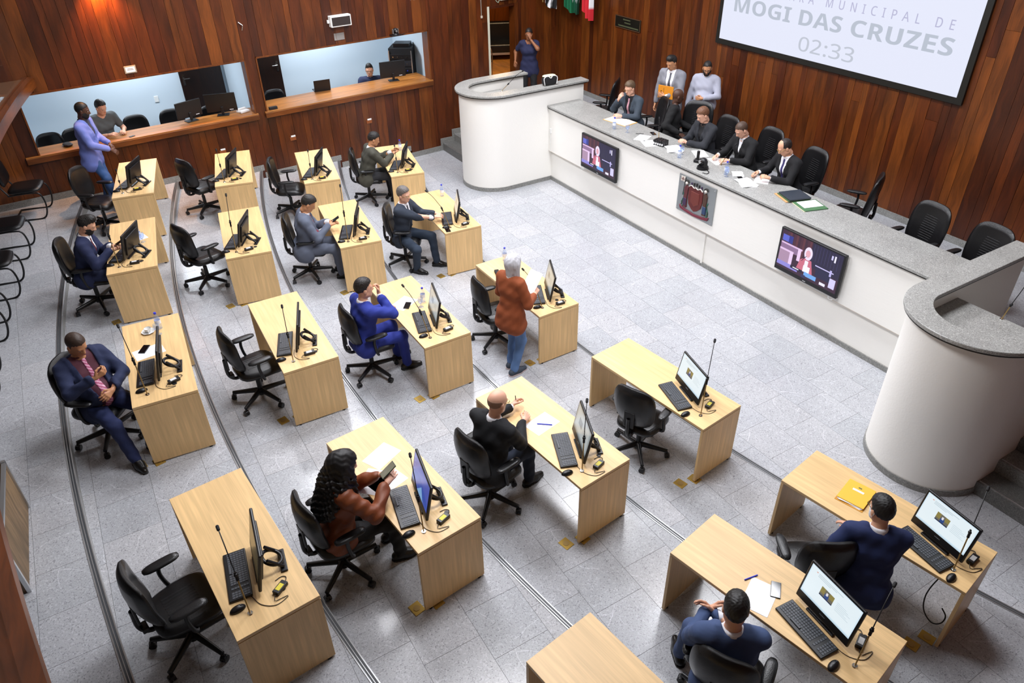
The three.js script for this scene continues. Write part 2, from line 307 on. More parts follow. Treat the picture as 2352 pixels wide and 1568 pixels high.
// --- booths behind the hatches
const bo = struct('room_booths', 'pale blue control booths behind the hatches', 'room');
const BX = -9.15, BF = .48;
part(bo, 'back_wall', box(.1, 3.0, 9.0, BX - .05, BF + 1.5, 5.25), M.booth);
part(bo, 'end_wall', merge([box(2.2, 3.0, .08, -8.08, BF + 1.5, 1.06), box(2.3, 3.0, .08, -7.95, BF + 1.5, 9.1)]), M.booth);
part(bo, 'partition', box(2.3, 3.0, .08, -7.98, BF + 1.5, 4.98), M.booth);
part(bo, 'booth_floor', box(2.2, .1, 8.1, -8.15, BF - .05, 5.08), M.stoneTrim);
part(bo, 'booth_ceiling', box(2.6, .1, 8.1, -8.1, 3.25, 5.1), M.ceiling);
for (const [z, l] of [[6.9, 'ceiling panel inside the long booth with the row of chairs'], [3.0, 'ceiling panel inside the booth with the technician']]) {
  const t = thing('booth_light', l, 'ceiling light', [-8.0, 3.2, z], 0, 'booth ceiling lights'); t.updateMatrixWorld();
  part(t, 'frame', box(.66, .03, 1.26, 0, -.01, 0), M.whiteFlat); part(t, 'diffuser', box(.6, .02, 1.2, 0, -.02, 0), lampGlow); areaLight(t, .6, 1.2, 30, [0, -.04, 0], [0, -2, 0], '#eaf4ff');
}
{ const t = thing('lobby_light', 'ceiling light in the lobby behind the stage doorway', 'ceiling light', [-9.0, HS + 2.54, -1.9]); t.updateMatrixWorld(); part(t, 'diffuser', box(.9, .03, .9, 0, -.02, 0), warmGlow); areaLight(t, .9, .9, 16, [0, -.05, 0], [0, -2, 0], '#ffe2b8'); }
// booth doors
function boothDoor(z, hinge) {
  const d = struct('door_' + (hinge > 0 ? 1 : 2), 'dark timber door at the back of a booth', 'door'); d.position.set(BX + .01, BF, z);
  part(d, 'leaf', metreUV(box(.05, 2.25, .86, .02, 1.125, 0), 1.3), mat('#2c1710', .4, { map: woodTex }));
  const h = part(d, 'handle_plate', box(.008, .22, .045, .05, 1.32, hinge * .36), M.chrome); part(h, 'handle', merge([rod([.05, 1.35, hinge * .36], [.1, 1.35, hinge * .36], .009), rod([.1, 1.35, hinge * .36], [.1, 1.35, hinge * .24], .009)]), M.chrome);
}
boothDoor(5.52, 1); boothDoor(4.26, -1);
// hatch counters
function hatchCounter(z0, z1, depth, label, cat, yt = 1.6) {
  const t = struct('trim_' + (z0 > 5 ? 1 : 2), label, cat); const g = rbox(depth + .05, .05, z1 - z0, .006, -depth / 2 + .025, yt - .025, (z0 + z1) / 2);
  t.position.set(WX, 0, 0); t.rotation.y = WT; part(t, 'top', metreUV(g, 1.3, 0, 0, 'z'), M.sill); part(t, 'lip', metreUV(rbox(.022, .09, z1 - z0, .004, .045, yt - .07, (z0 + z1) / 2), 1.3, 0, 0, 'z'), woodTones[7]);
}
hatchCounter(H1.z0 - .03, H1.z1 + .2, .46, 'polished timber counter of the long booth hatch', 'counter');
hatchCounter(H2.z0 - .02, H2.z1 + .03, .72, 'orange timber counter of the technician hatch', 'counter');

// ================= DAIS =================
const dais = struct('dais_front', 'long white dais front panel with recessed base', 'dais');
part(dais, 'lower_panel', box(8.6, .58, .1, .24, .33, -.06), M.white);
part(dais, 'upper_panel', box(8.5, .86, .14, .24, 1.06, -.01), M.white);
part(dais, 'soffit', box(8.5, .012, .11, .24, .626, .0), mat('#d9cbb9', .6));
part(dais, 'skirting', metreUV(merge([box(4.45, .075, .02, -1.78, .0375, .0), box(4.0, .075, .02, 2.45, .0375, -.0)]), 1), M.stoneTrim);
part(dais, 'joint_post', box(.035, .57, .03, .46, .34, .0), M.white);
const ct = struct('dais_counter', 'long grey granite counter top of the dais', 'counter');
part(ct, 'granite_top', metreUV(rbox(8.5, .04, .77, .008, .24, 1.52, -.28), 1), M.counter);
part(ct, 'dark_edge', box(8.46, .022, .70, .24, 1.492, -.26), M.blackEdge);
// podiums: U-shaped white wall with granite coping
function podium(cx, r, mir, label) {
  const t = struct('podium', label, 'podium'); const th = .13;
  const u = (ri, zi, zo, n = 48) => { const p = [[cx + mir * ri, zi]]; for (let i = 0; i <= n; i++) { const a = Math.PI * i / n; p.push([cx + mir * ri * Math.cos(a), 1.0 + ri * Math.sin(a)]); } p.push([cx - mir * ri, zo]); return p; };
  const ring = (ra, rb, zi, zo) => { const a = u(ra, zi, zo), b = u(rb, zi, zo).reverse(); let p = [...a, ...b]; if (areaOf(p) < 0) p.reverse(); return p; };
  part(t, 'wall', toCreasedNormals(prism(ring(r, r - th, -.76, -.05), .07, 1.85), .5), M.white);
  part(t, 'skirting', toCreasedNormals(metreUV(prism(ring(r + .012, r - .02, -.05, .9), 0, .08), 1), .5), M.stoneTrim);
  part(t, 'coping', metreUV(prism(ring(r + .07, r - .2, -.83, -.12), 1.862, 1.905, .008), 1), M.counter);
  part(t, 'dark_edge', prism(ring(r + .06, r - .19, -.8, -.1), 1.845, 1.863), M.blackEdge);
  const inner = []; for (let i = 0; i <= 24; i++) { const a = Math.PI * i / 24; inner.push([cx + (r - th) * Math.cos(a), 1.0 + (r - th) * Math.sin(a)]); } inner.push([cx - r + th, .48], [cx + r - th, .48]);
  part(t, 'shelf', metreUV(prism(inner, 1.62, 1.66), 1), M.counter);
  part(t, 'podium_floor', metreUV(box(2 * r - .2, HS, 1.1, cx, HS / 2 - .002, .3), 1), M.stoneTrim);
  return t;
}
podium(-4.63, .63, 1, 'rounded white podium with granite coping beside the stage doorway');
const pr = podium(5.12, .62, -1, 'rounded white podium with granite coping at the stair with a handrail');
part(pr, 'handrail', merge([tube([[5.80, 1.05, .85], [5.84, 1.12, .45], [5.84, 1.35, -.1]], .024, 20, 10), rod([5.7, 1.06, .8], [5.82, 1.06, .8], .012), rod([5.7, 1.3, 0], [5.84, 1.3, 0], .012)]), M.whiteFlat);

// ================= FURNITURE =================
// upholstered pad: superellipsoid of size w,h,d bent by fn
function pad(w, h, d, nx, ny, nz, e, fn) {
  let g = new THREE.BoxGeometry(2, 2, 2, nx, ny, nz); g.deleteAttribute('normal'); g.deleteAttribute('uv'); g = mergeVertices(g, 1e-4); const p = g.attributes.position;
  for (let i = 0; i < p.count; i++) { let x = p.getX(i), y = p.getY(i), z = p.getZ(i); const s = Math.pow(Math.abs(x) ** e + Math.abs(y) ** e + Math.abs(z) ** e, -1 / e); x *= s * w / 2; y *= s * h / 2; z *= s * d / 2; const q = fn ? fn(x, y, z) : [x, y, z]; p.setXYZ(i, ...q); }
  g.computeVertexNormals(); return g;
}
const DL = 1.634, DW = .604, DH = .74;
// desk: x along the desk (user's right = +x), user sits at +z
function makeDesk() {
  const t = new THREE.Group(); t.name = 'desk';
  part(t, 'top', metreUV(rbox(DL, .03, DW, .003, 0, DH - .015, 0), .9, 0, 0, 'x'), M.maple);
  for (const s of [-1, 1]) {
    const p = part(t, 'end_panel', metreUV(rbox(.027, DH - .05, DW, .002, s * (DL / 2 - .0135), (DH - .05) / 2 + .015, 0), .9, .3 * s), M.maple);
    for (const q of [-1, 1]) part(p, 'foot', cyl(.016, .018, .016, s * (DL / 2 - .014), .008, q * (DW / 2 - .05), 10), M.black);
  }
  part(t, 'rail', metreUV(box(DL - .06, .09, .02, 0, DH - .085, -.02), .9, 0, 0, 'x'), M.maple);
  part(t, 'cable_grommet', cyl(.022, .022, .006, .60, DH + .002, -.11, 14), M.black);
  return t;
}
// swivel chair, sitter faces +z
function makeChair() {
  const t = new THREE.Group(); t.name = 'swivel_chair';
  const hub = part(t, 'hub', merge([cyl(.045, .05, .07, 0, .11, 0), cyl(.028, .028, .16, 0, .22, 0), cyl(.019, .019, .14, 0, .34, 0)]), M.plastic);
  for (let i = 0; i < 5; i++) {
    const a = i * 2 * Math.PI / 5 + .3, c = Math.cos(a), s = Math.sin(a), L = .325;
    const leg = part(t, 'leg', (() => { const g = new THREE.CylinderGeometry(.024, .036, L, 8); g.scale(1, 1, .8).rotateZ(-Math.PI / 2).translate(L / 2, 0, 0).rotateZ(-.10).translate(0, .125, 0); return g.rotateY(-a); })(), M.plastic);
    part(leg, 'caster', merge([cyl(.03, .03, .02, 0, 0, 0, 14).rotateX(Math.PI / 2).translate(0, .03, .015), cyl(.03, .03, .02, 0, 0, 0, 14).rotateX(Math.PI / 2).translate(0, .03, -.015), cyl(.008, .008, .05, 0, .06, 0, 8), rbox(.05, .03, .05, .012, 0, .045, 0)]).rotateY(i * 1.1).translate(c * L, 0, s * L), M.plastic);
  }
  part(t, 'mechanism', merge([rbox(.2, .05, .26, .015, 0, .395, 0), rod([.1, .39, .05], [.26, .385, .05], .008), rbox(.07, .02, .03, .008, .28, .385, .05)]), M.plastic);
  // seat: upholstered cushion with waterfall front
  const seat = pad(.5, .1, .49, 10, 3, 10, 4.5, (x, y, z) => { const k = 1 - .16 * Math.max(0, -z / .245); return [x * k, y + (y > 0 ? .01 * Math.cos(x * 6) : 0) - Math.max(0, z - .12) * .25, z]; }).translate(0, .452, .03);
  const sp = part(t, 'seat', metreUV(seat, .3), M.leather);
  part(sp, 'seat_ribs', merge([-3, -2, -1, 0, 1, 2, 3].map(i => rbox(.018, .012, .24, .005, i * .032, .507, .02))), M.leather);
  // backrest: rounded, slightly concave shell
  const back = pad(.47, .54, .085, 10, 14, 3, 3.4, (x, y, z) => { const v = y / .54 + .5; x *= .78 + .24 * Math.sin(Math.PI * (.15 + v * .6)); z += 1.2 * x * x - .045 * Math.sin(v * 3.1) + .02; return [x, y, z]; }).rotateX(-.15).translate(0, .77, -.225);
  part(t, 'backrest', metreUV(back, .3), M.leather);
  part(t, 'back_bracket', merge([tube([[0, .40, -.1], [0, .40, -.235], [0, .47, -.29], [0, .68, -.295]], .02, 14, 8), rbox(.12, .2, .02, .008, 0, .66, -.285), rbox(.09, .05, .05, .01, 0, .46, -.265)]), M.plastic);
  for (const s of [-1, 1]) {
    const a = part(t, 'arm_support', tube([[s * .13, .41, .02], [s * .25, .415, .02], [s * .275, .46, .0], [s * .275, .60, -.02], [s * .275, .675, -.01]], .017, 16, 8), M.plastic);
    const g = pad(.09, .04, .28, 4, 3, 8, 3).translate(s * .275, .685, .015); part(a, 'arm_pad', metreUV(g, .3), M.leather);
  }
  return t;
}
// high-backed dais chair with ribbed back
function makeHighChair() {
  const t = new THREE.Group(); t.name = 'high_back_chair';
  const c = makeChair(); for (const n of [...c.children]) if (n.name !== 'backrest') t.add(n);
  const back = pad(.54, .68, .075, 10, 16, 3, 4, (x, y, z) => { const v = y / .68 + .5; x *= .82 + .2 * Math.sin(Math.PI * (.1 + v * .7)); z += .8 * x * x + .05 * (v - .5) * (v - .5); return [x, y, z]; }).rotateX(-.16).translate(0, .76, -.25);
  const b = part(t, 'backrest', metreUV(back, .3), M.leather);
  const rib = (z, f) => merge(Array.from({ length: 11 }, (_, i) => rbox(.21, .009, .008, .003, 0, (i - 5) * .03, z))).rotateX(-.16).translate(0, .77, -.25);
  part(b, 'back_ribs', rib(.041), M.plastic); part(b, 'back_ribs', rib(-.032), M.plastic);
  return t;
}
// cantilever visitor chair, sitter faces +z
function makeVisitorChair() {
  const t = new THREE.Group(); t.name = 'visitor_chair';
  const side = s => tube([[s * .22, .44, -.24], [s * .235, .45, .1], [s * .24, .43, .21], [s * .245, .30, .25], [s * .25, .1, .22], [s * .25, .02, .16], [s * .25, .015, -.1], [s * .25, .015, -.28]], .013, 40, 8);
  part(t, 'frame', merge([side(1), side(-1), rod([-.25, .015, -.28], [.25, .015, -.28], .013), tube([[-.22, .44, -.22], [-.21, .6, -.3], [-.2, .8, -.33]], .013), tube([[.22, .44, -.22], [.21, .6, -.3], [.2, .8, -.33]], .013)]), M.black);
  part(t, 'seat', metreUV(pad(.5, .08, .49, 8, 3, 8, 4.5).translate(0, .485, 0), .3), M.leather);
  const back = pad(.48, .44, .07, 8, 8, 3, 4, (x, y, z) => [x, y, z + .7 * x * x]).rotateX(-.15).translate(0, .78, -.3);
  part(t, 'backrest', metreUV(back, .3), M.leather);
  return t;
}
// screen pictures
function canvasTex(w, h, draw) { const c = document.createElement('canvas'); c.width = w; c.height = h; const x = c.getContext('2d'); draw(x, w, h); const t = new THREE.CanvasTexture(c); t.colorSpace = THREE.SRGBColorSpace; t.magFilter = THREE.LinearFilter; return t; }
const webTex = canvasTex(512, 320, (c, w, h) => {
  c.fillStyle = '#d8ecf8'; c.fillRect(0, 0, w, h); c.fillStyle = '#e9f5fb'; c.fillRect(10, 10, w - 20, h - 34); c.fillStyle = '#c4dbe9'; c.fillRect(0, h - 14, w, 14);
  c.fillStyle = '#e0a79a'; c.fillRect(60, 34, 14, 10); c.fillStyle = '#a9bcc8'; for (let i = 0; i < 3; i++) c.fillRect(84, 34 + i * 14, 250 - i * 60, 4);
  c.fillStyle = '#6e6a5c'; c.fillRect(150, 110, 130, 92); c.fillStyle = '#8d8148'; c.fillRect(150, 110, 40, 60); c.fillRect(236, 110, 44, 50); c.fillStyle = '#2f4a86'; c.fillRect(196, 150, 40, 40); c.fillStyle = '#e6e4ec'; c.fillRect(205, 130, 18, 30); c.fillStyle = '#22304f'; c.fillRect(150, 190, 130, 12);
  c.fillStyle = '#b5c8d3'; for (let i = 0; i < 6; i++) c.fillRect(312, 120 + i * 16, 90 + (i % 3) * 24, 3);
});
const blueTex = canvasTex(256, 160, (c, w, h) => { c.fillStyle = '#4a58b4'; c.fillRect(0, 0, w, h); c.fillStyle = '#2d4fae'; c.beginPath(); c.moveTo(0, 90); c.lineTo(120, 60); c.lineTo(w, 120); c.lineTo(w, h); c.lineTo(0, h); c.fill(); c.fillStyle = '#7fb0e0'; c.beginPath(); c.moveTo(90, h); c.lineTo(150, 96); c.lineTo(190, h); c.fill(); c.fillStyle = '#6c78c8'; for (let i = 0; i < 5; i++) c.fillRect(14, 12 + i * 24, 12, 10); });
const greyTex = canvasTex(256, 160, (c, w, h) => { c.fillStyle = '#a9b2b4'; c.fillRect(0, 0, w, h); c.fillStyle = '#c3cbcc'; c.fillRect(16, 14, w - 32, h - 40); c.fillStyle = '#8b9496'; c.fillRect(60, 50, 60, 44); for (let i = 0; i < 4; i++) c.fillRect(140, 54 + i * 12, 70, 3); c.fillStyle = '#6a7376'; c.fillRect(0, h - 12, w, 12); });
const offTex = canvasTex(64, 40, (c, w, h) => { c.fillStyle = '#3b3524'; c.fillRect(0, 0, w, h); c.fillStyle = '#52492e'; c.fillRect(6, 6, w - 12, h - 16); });
const scr = (t, e) => new THREE.MeshStandardMaterial({ color: '#0a0a0a', roughness: .25, emissive: '#ffffff', emissiveMap: t, emissiveIntensity: e });
const SCR = { web: scr(webTex, .95), blue: scr(blueTex, .8), grey: scr(greyTex, .7), off: scr(offTex, .45) };
// all-in-one computer; screen faces +z
function makeComputer(kind) {
  const t = new THREE.Group(); t.name = 'all_in_one_computer';
  const p = new THREE.Group(); p.name = 'display'; t.add(p); p.position.set(0, .035, 0); p.rotation.x = -.20;
  const hs = part(p, 'housing', merge([rbox(.50, .36, .024, .01, 0, .18, 0, 3), rbox(.36, .25, .022, .01, 0, .17, -.02, 3)]), M.plastic);
  const g = new THREE.PlaneGeometry(.462, .27).translate(0, .208, .0128); part(p, 'screen', g, SCR[kind]);
  part(p, 'logo', box(.05, .006, .002, 0, .042, .0125), M.chrome);
  part(t, 'stand_ring', merge([new THREE.TorusGeometry(.075, .014, 10, 28).rotateX(Math.PI / 2 - .5).translate(0, .075, -.125), rod([-.07, .13, -.09], [-.07, .02, -.19], .013), rod([.07, .13, -.09], [.07, .02, -.19], .013), rbox(.22, .015, .05, .006, 0, .008, -.19), rbox(.26, .016, .035, .006, 0, .01, .0)]), M.plastic);
  return t;
}
function makeKeyboard() {
  const t = new THREE.Group(); t.name = 'keyboard';
  const b = rbox(.46, .02, .165, .007, 0, .012, 0, 2); b.rotateX(.05); part(t, 'case', b, M.plastic);
  const ks = []; for (let r = 0; r < 6; r++) for (let c = 0; c < 21; c++) { if (c === 15 || c === 17) continue; if (r === 5 && c > 4 && c < 10) { if (c === 7) ks.push(rbox(.095, .008, .017, .002, (c - 10) * .0206, .024, -.062 + r * .0215, 1)); continue; } ks.push(box(.0168, .008, .0168, (c - 10) * .0206, .0245 - r * .0012, -.06 + r * .0212)); }
  const k = part(t, 'keys', merge(ks), M.key); k.userData.kind = 'stuff';
  return t;
}
function makeMouse() { const g = new THREE.SphereGeometry(1, 20, 12); g.scale(.033, .032, .058); const p = g.attributes.position; for (let i = 0; i < p.count; i++) if (p.getY(i) < 0) p.setY(i, p.getY(i) * .05); g.computeVertexNormals(); g.translate(0, .0016, 0); const t = new THREE.Group(); t.name = 'computer_mouse'; part(t, 'shell', g, M.plastic); part(t, 'wheel', cyl(.007, .007, .006, 0, 0, 0, 10).rotateZ(Math.PI / 2).translate(0, .030, -.028), M.key); return t; }
function makeAdapter(sticker) { const t = new THREE.Group(); t.name = 'power_adapter'; part(t, 'brick', rbox(.055, .032, .115, .006, 0, .016, 0), M.plastic); part(t, 'sticker', box(.036, .001, .06, 0, .0325, .004), sticker); part(t, 'cable', tube([[0, .014, .056], [.03, .006, .1], [.06, .005, .06], [.09, .005, .02], [.06, .004, .12], [-.04, .004, .16], [-.16, .004, .13]], .0026, 30, 5), M.black); part(t, 'cable', tube([[0, .014, -.056], [-.03, .006, -.1], [-.06, .005, -.09], [-.08, .006, -.04]], .003, 16, 6), M.black); return t; }
// gooseneck microphone: straight metal stem, clamp, flexible neck to tip (local coords)
function makeMic(tip, name = 'gooseneck_microphone', straight = .30) {
  const t = new THREE.Group(); t.name = name; const T = V(...tip), dir = V(T.x * .36, name[0] === 'g' ? T.y * .60 : straight, T.z * .36), J = dir;
  part(t, 'mount', cyl(.018, .022, .008, 0, .004, 0, 14), M.chrome);
  part(t, 'stem', rod([0, 0, 0], [J.x * .82, J.y * .82, J.z * .82], .0055), M.gold);
  part(t, 'clamp', merge([rod([J.x * .8, J.y * .8, J.z * .8], [J.x, J.y, J.z], .011), new THREE.SphereGeometry(.016, 10, 8).translate(J.x * .93, J.y * .93, J.z * .93)]), M.black);
  const mid = [J.x * .5 + T.x * .5 + J.x * .15, (J.y + T.y) / 2 + Math.hypot(T.x - J.x, T.z - J.z) * .16, J.z * .5 + T.z * .5 + J.z * .15];
  part(t, 'neck', tube([[J.x, J.y, J.z], mid, tip], .0042, 20, 6), M.black);
  const d = T.clone().sub(V(...mid)).normalize(); const g = new THREE.CapsuleGeometry(.0125, .025, 4, 10); g.applyQuaternion(new THREE.Quaternion().setFromUnitVectors(V(0, 1, 0), d)).translate(tip[0], tip[1], tip[2]); part(t, 'head', g, M.blackMatte);
  return t;
}
function bottleGeo() { return lathe([[0, .002], [.03, .0], [.032, .006], [.032, .05], [.029, .055], [.032, .062], [.032, .12], [.026, .15], [.013, .172], [.0125, .185], [.0125, .19]], 20); }
function makeBottle() { const t = new THREE.Group(); t.name = 'water_bottle'; part(t, 'body', bottleGeo(), M.pet); part(t, 'cap', cyl(.0145, .0145, .018, 0, .197, 0, 14), M.cap); part(t, 'label_band', new THREE.CylinderGeometry(.0327, .0327, .045, 20, 1, true).translate(0, .09, 0), mat('#e4e8f2', .5)); return t; }
function makeGoblet() { const t = new THREE.Group(); t.name = 'glass_goblet'; part(t, 'bowl', lathe([[.004, .05], [.02, .055], [.033, .075], [.036, .10], [.033, .135], [.031, .135], [.034, .10], [.031, .077], [.018, .058], [0, .054]], 20), M.pet); part(t, 'foot', lathe([[0, .0], [.032, 0], [.032, .004], [.01, .01], [.006, .02], [.006, .05], [0, .05]], 20), M.pet); return t; }
const phoneBody = mat('#17171a', .3), phoneScreen = mat('#0a0a0d', .08);
function makePhone(screenMat = phoneScreen) { const t = new THREE.Group(); t.name = 'mobile_phone'; part(t, 'case', rbox(.074, .009, .15, .004, 0, .0045, 0), phoneBody); part(t, 'screen', box(.068, .0008, .143, 0, .0093, 0), screenMat); return t; }
function paperGeo(w = .21, d = .297, n = 1) { return merge(Array.from({ length: n }, (_, i) => box(w, .0012, d, 0, .0006 + i * .0013, 0).rotateY((i - n / 2) * .025))); }
const place = (o, label, cat, pos, turn, group) => { o.name = numbered(o.name.replace(/_\d\d\d$/, '')); scene.add(o); o.position.set(...pos); o.rotation.set(0, turn, 0); return tag(o, label, cat, group); };
const proto = {}; const stock = (k, mk) => { if (!proto[k]) { proto[k] = mk(); return proto[k]; } const c = proto[k].clone(); c.userData = {}; return c; };

// ---- desks. [x, z, angle of the desk, level, who, chair(u,v,turn), keyboard(u,v,turn), screen, mic tip(u,v,h)|null, extras]
const DESKS = [
  ['A1', -5.010, 7.514, 10.6, 4, 'back-row desk beside the booth counter', [.12, -.62, -25], [.28, -.11, 20], 'off', [-0.1, 0.0, 0.34]],
  ['A2', -2.404, 7.912, 7.9, 4, 'desk of the navy-suited man with the red tie', [.16, -.60, -5], [.30, -.12, 22], 'off', [-0.27, -0.01, 0.73]],
  ['A3', .608, 8.071, 3.8, 4, 'desk of the man in the burgundy shirt', [.16, -.66, -30], [.28, -.13, 6.2], 'off', [-0.34, -0.06, 0.63]],
  ['A4', 3.628, 7.956, -5.6, 4, 'back-row desk with the empty chair beside the timber cabinet', [.04, -.53, 5], [.29, -.11, 12.7], 'off', [-0.44, 0.03, 0.46]],
  ['B1', -5.004, 5.976, 12.3, 3, 'third-row desk nearest the booths', [-.02, -.60, 38], [.30, -.15, 20], 'off', [-0.15, -0.01, 0.5]],
  ['B2', -2.330, 6.468, 8.9, 3, 'empty third-row desk behind the man in the grey suit', [-.02, -.64, 30], [.33, -.15, 20], 'off', [-0.28, 0.05, 0.72]],
  ['B3', .601, 6.662, 1.4, 3, 'empty third-row desk behind the man in the blue suit', [.10, -.50, 8], [.29, -.14, 17], 'off', [-0.3, 0.06, 0.52]],
  ['B4', 3.475, 6.569, -6.6, 3, 'desk of the curly-haired woman in the brown jacket', [.0, -.64, 0], [.33, -.14, 17], 'blue', [-0.39, 0.16, 0.46]],
  ['B5', 6.3044, 6.1245, -8, 3, 'third-row desk at the gallery end without a computer', null, null, null, null],
  ['C1', -4.712, 4.606, 11.2, 2, 'second-row desk nearest the booths', [.22, -.56, -10], [.36, -.14, 22], 'off', [-0.15, 0.02, 0.45]],
  ['C2', -2.106, 4.976, 7.4, 2, 'desk of the man in the grey suit', [.04, -.68, -10], [.35, -.11, 19], 'off', [-0.29, 0.06, 0.74]],
  ['C3', .761, 5.146, -.9, 2, 'desk of the man in the blue suit', [-.06, -.66, 0], [.31, -.09, 15.7], 'grey', [-0.38, -0.11, 0.55]],
  ['C4', 3.463, 4.984, -6.4, 2, 'desk of the bald man in the black suit', [-.14, -.64, 5], [.35, -.10, 29], 'grey', [-0.28, 0.29, 0.5]],
  ['C5', 6.004, 4.544, -11.0, 2, 'desk of the man in the slate-blue suit', [.02, -.70, 18], [.28, -.14, 16.8], 'web', [-0.05, 0.45, 0.43]],
  ['D1', -4.552, 3.087, 11.8, 1, 'front-row desk of the man in the olive jacket', [-.02, -.62, -8], [.31, -.11, 22], 'off', [-0.15, 0.02, 0.45]],
  ['D2', -2.025, 3.407, 4.4, 1, 'front-row desk of the man in glasses stretching his arms', [.10, -.74, -25], [.35, -.08, 19], 'grey', [-0.31, -0.23, 0.53]],
  ['D3', .702, 3.546, -.7, 1, 'front-row desk of the standing grey-haired woman', [.04, -.50, -5], [.36, -.04, 26], 'grey', [-0.33, -0.08, 0.43]],
  ['D4', 3.329, 3.394, -7.0, 1, 'empty front-row desk facing the second wall screen', [.10, -.42, 15], [.28, -.12, 21], 'web', [-0.23, 0.37, 0.65]],
  ['D5', 5.832, 3.041, -9.4, 1, 'front-row desk of the masked man', [-.20, -.72, 48], [.40, -.13, 16], 'web', [-0.09, 0.43, 0.56]],
];
const deskAt = {};
const stickers = [mat('#d8d8d6', .5), mat('#d9c832', .5), mat('#c9c9c7', .5)];
for (const [id, x, z, deg, lv, who, ch, kb, sc, mic] of DESKS) {
  const a = deg * D2R, y = lv * S, c = Math.cos(a), s = Math.sin(a);
  const W = (u, v, h = 0) => [x + u * c + v * s, y + h, z + u * s - v * c];   // u along the desk, v towards the dais
  deskAt[id] = { W, a, y, who };
  place(stock('desk', makeDesk), 'maple desk with panel ends: ' + who.replace(/^(front-row |back-row |third-row |second-row )?desk of /, 'that of '), 'desk', [x, y, z], -a, 'maple member desks');
  if (ch) place(stock('chair', makeChair), 'black leather swivel chair at the ' + who, 'chair', W(ch[0], ch[1]), Math.PI - a + ch[2] * D2R, 'swivel chairs at the desks');
  if (!kb) continue;
  const t = y + DH, ka = a + kb[2] * D2R, kc = Math.cos(ka), ks = Math.sin(ka), kp = W(kb[0], kb[1], DH);
  const K = (u, v) => [kp[0] + u * kc + v * ks, t, kp[2] + u * ks - v * kc];
  place(stock('keyboard', makeKeyboard), 'black keyboard on the ' + who, 'keyboard', kp, -ka, 'keyboards on the desks');
  place(stock('computer_' + sc, () => makeComputer(sc)), 'black all-in-one computer on the ' + who, 'computer', K(.0, .135), -ka, 'computers on the desks');
  place(stock('mouse', makeMouse), 'black mouse on the ' + who, 'mouse', K(.30, -.035), -ka + .25, 'mice on the desks');
  place(stock('adapter' + (id.charCodeAt(1) % 3), () => makeAdapter(stickers[id.charCodeAt(1) % 3])), 'power adapter on the ' + who, 'adapter', K(.25, .27), -ka + .5 + rr(-.3, .3), 'power adapters on the desks');
  const tipL = mic || [-.12, -.04, .32];
  place(makeMic([tipL[0], tipL[2], -tipL[1]]), 'gooseneck microphone on the ' + who, 'microphone', W(.655, -.15, DH), -a, 'desk microphones');
}
// ---- dais chairs
const HC = [[-3.85, -1.15, -50, 'empty, beside the near podium'], [-2.25, -1.02, -25, 'behind the man with the pink tie'], [-1.50, -1.40, 30, 'behind the bald man in the black gown'], [-.72, -1.2, -4, 'of the grey-jacketed man with folded hands'], [.12, -1.32, -6, 'of the man reading beside the camera'], [1.12, -1.15, -12, 'of the man writing in glasses'], [2.1, -1.15, -62, 'empty and turned aside next to the green folders'], [3.30, -.76, -8, 'empty, second from the far podium'], [4.08, -.78, -8, 'empty, next to the far podium']];
const hc = makeHighChair();
HC.forEach(([x, z, d, w], i) => place(i ? (() => { const k = hc.clone(); k.userData = {}; return k; })() : hc, 'black high-back dais chair, ' + w, 'chair', [x, HS, z], d * D2R, 'high-back chairs behind the dais counter'));
// ---- outer visitor chairs under the gallery
const vc = makeVisitorChair();
[[-5.85, 9.1, 12], [-4.36, 9.42, 9], [-3.13, 9.6, 7], [-2.0, 9.78, 4], [-.75, 9.9, 2]].forEach(([x, z, d], i) => place(i ? (() => { const k = vc.clone(); k.userData = {}; return k; })() : vc, 'black cantilever visitor chair under the gallery, ' + ['nearest the booth wall', 'second from the booth wall', 'third from the booth wall', 'fourth from the booth wall', 'fifth from the booth wall'][i], 'chair', [x, 5 * S, z], Math.PI - d * D2R, 'visitor chairs under the gallery'));

// ================= PEOPLE =================
// bodies and clothes are meshed from smooth-joined tapered bones
function cone(a, b, ra, rb) {
  const ax = a[0], ay = a[1], az = a[2], bx = b[0] - ax, by = b[1] - ay, bz = b[2] - az, l = 1 / (bx * bx + by * by + bz * bz + 1e-9), dr = rb - ra;
  return (x, y, z) => { const px = x - ax, py = y - ay, pz = z - az; let t = (px * bx + py * by + pz * bz) * l; t = t < 0 ? 0 : t > 1 ? 1 : t; const qx = px - t * bx, qy = py - t * by, qz = pz - t * bz; return Math.sqrt(qx * qx + qy * qy + qz * qz) - ra - dr * t; };
}
function ell(c, r) { const [cx, cy, cz] = c, [rx, ry, rz] = r; return (x, y, z) => { const a = (x - cx) / rx, b = (y - cy) / ry, d = (z - cz) / rz, k0 = Math.sqrt(a * a + b * b + d * d); if (k0 < 1e-5) return -Math.min(rx, ry, rz); const k1 = Math.sqrt(a * a / rx / rx + b * b / ry / ry + d * d / rz / rz); return k0 * (k0 - 1) / k1; }; }
const smin = (a, b, k) => { const h = Math.max(k - Math.abs(a - b), 0) / k; return Math.min(a, b) - h * h * k * .25; };
function join(list, k) { return (x, y, z) => { let d = 9; for (let i = 0; i < list.length; i++) { const e = list[i](x, y, z); d = d - e > k || e - d > k ? (e < d ? e : d) : smin(d, e, k); } return d; }; }
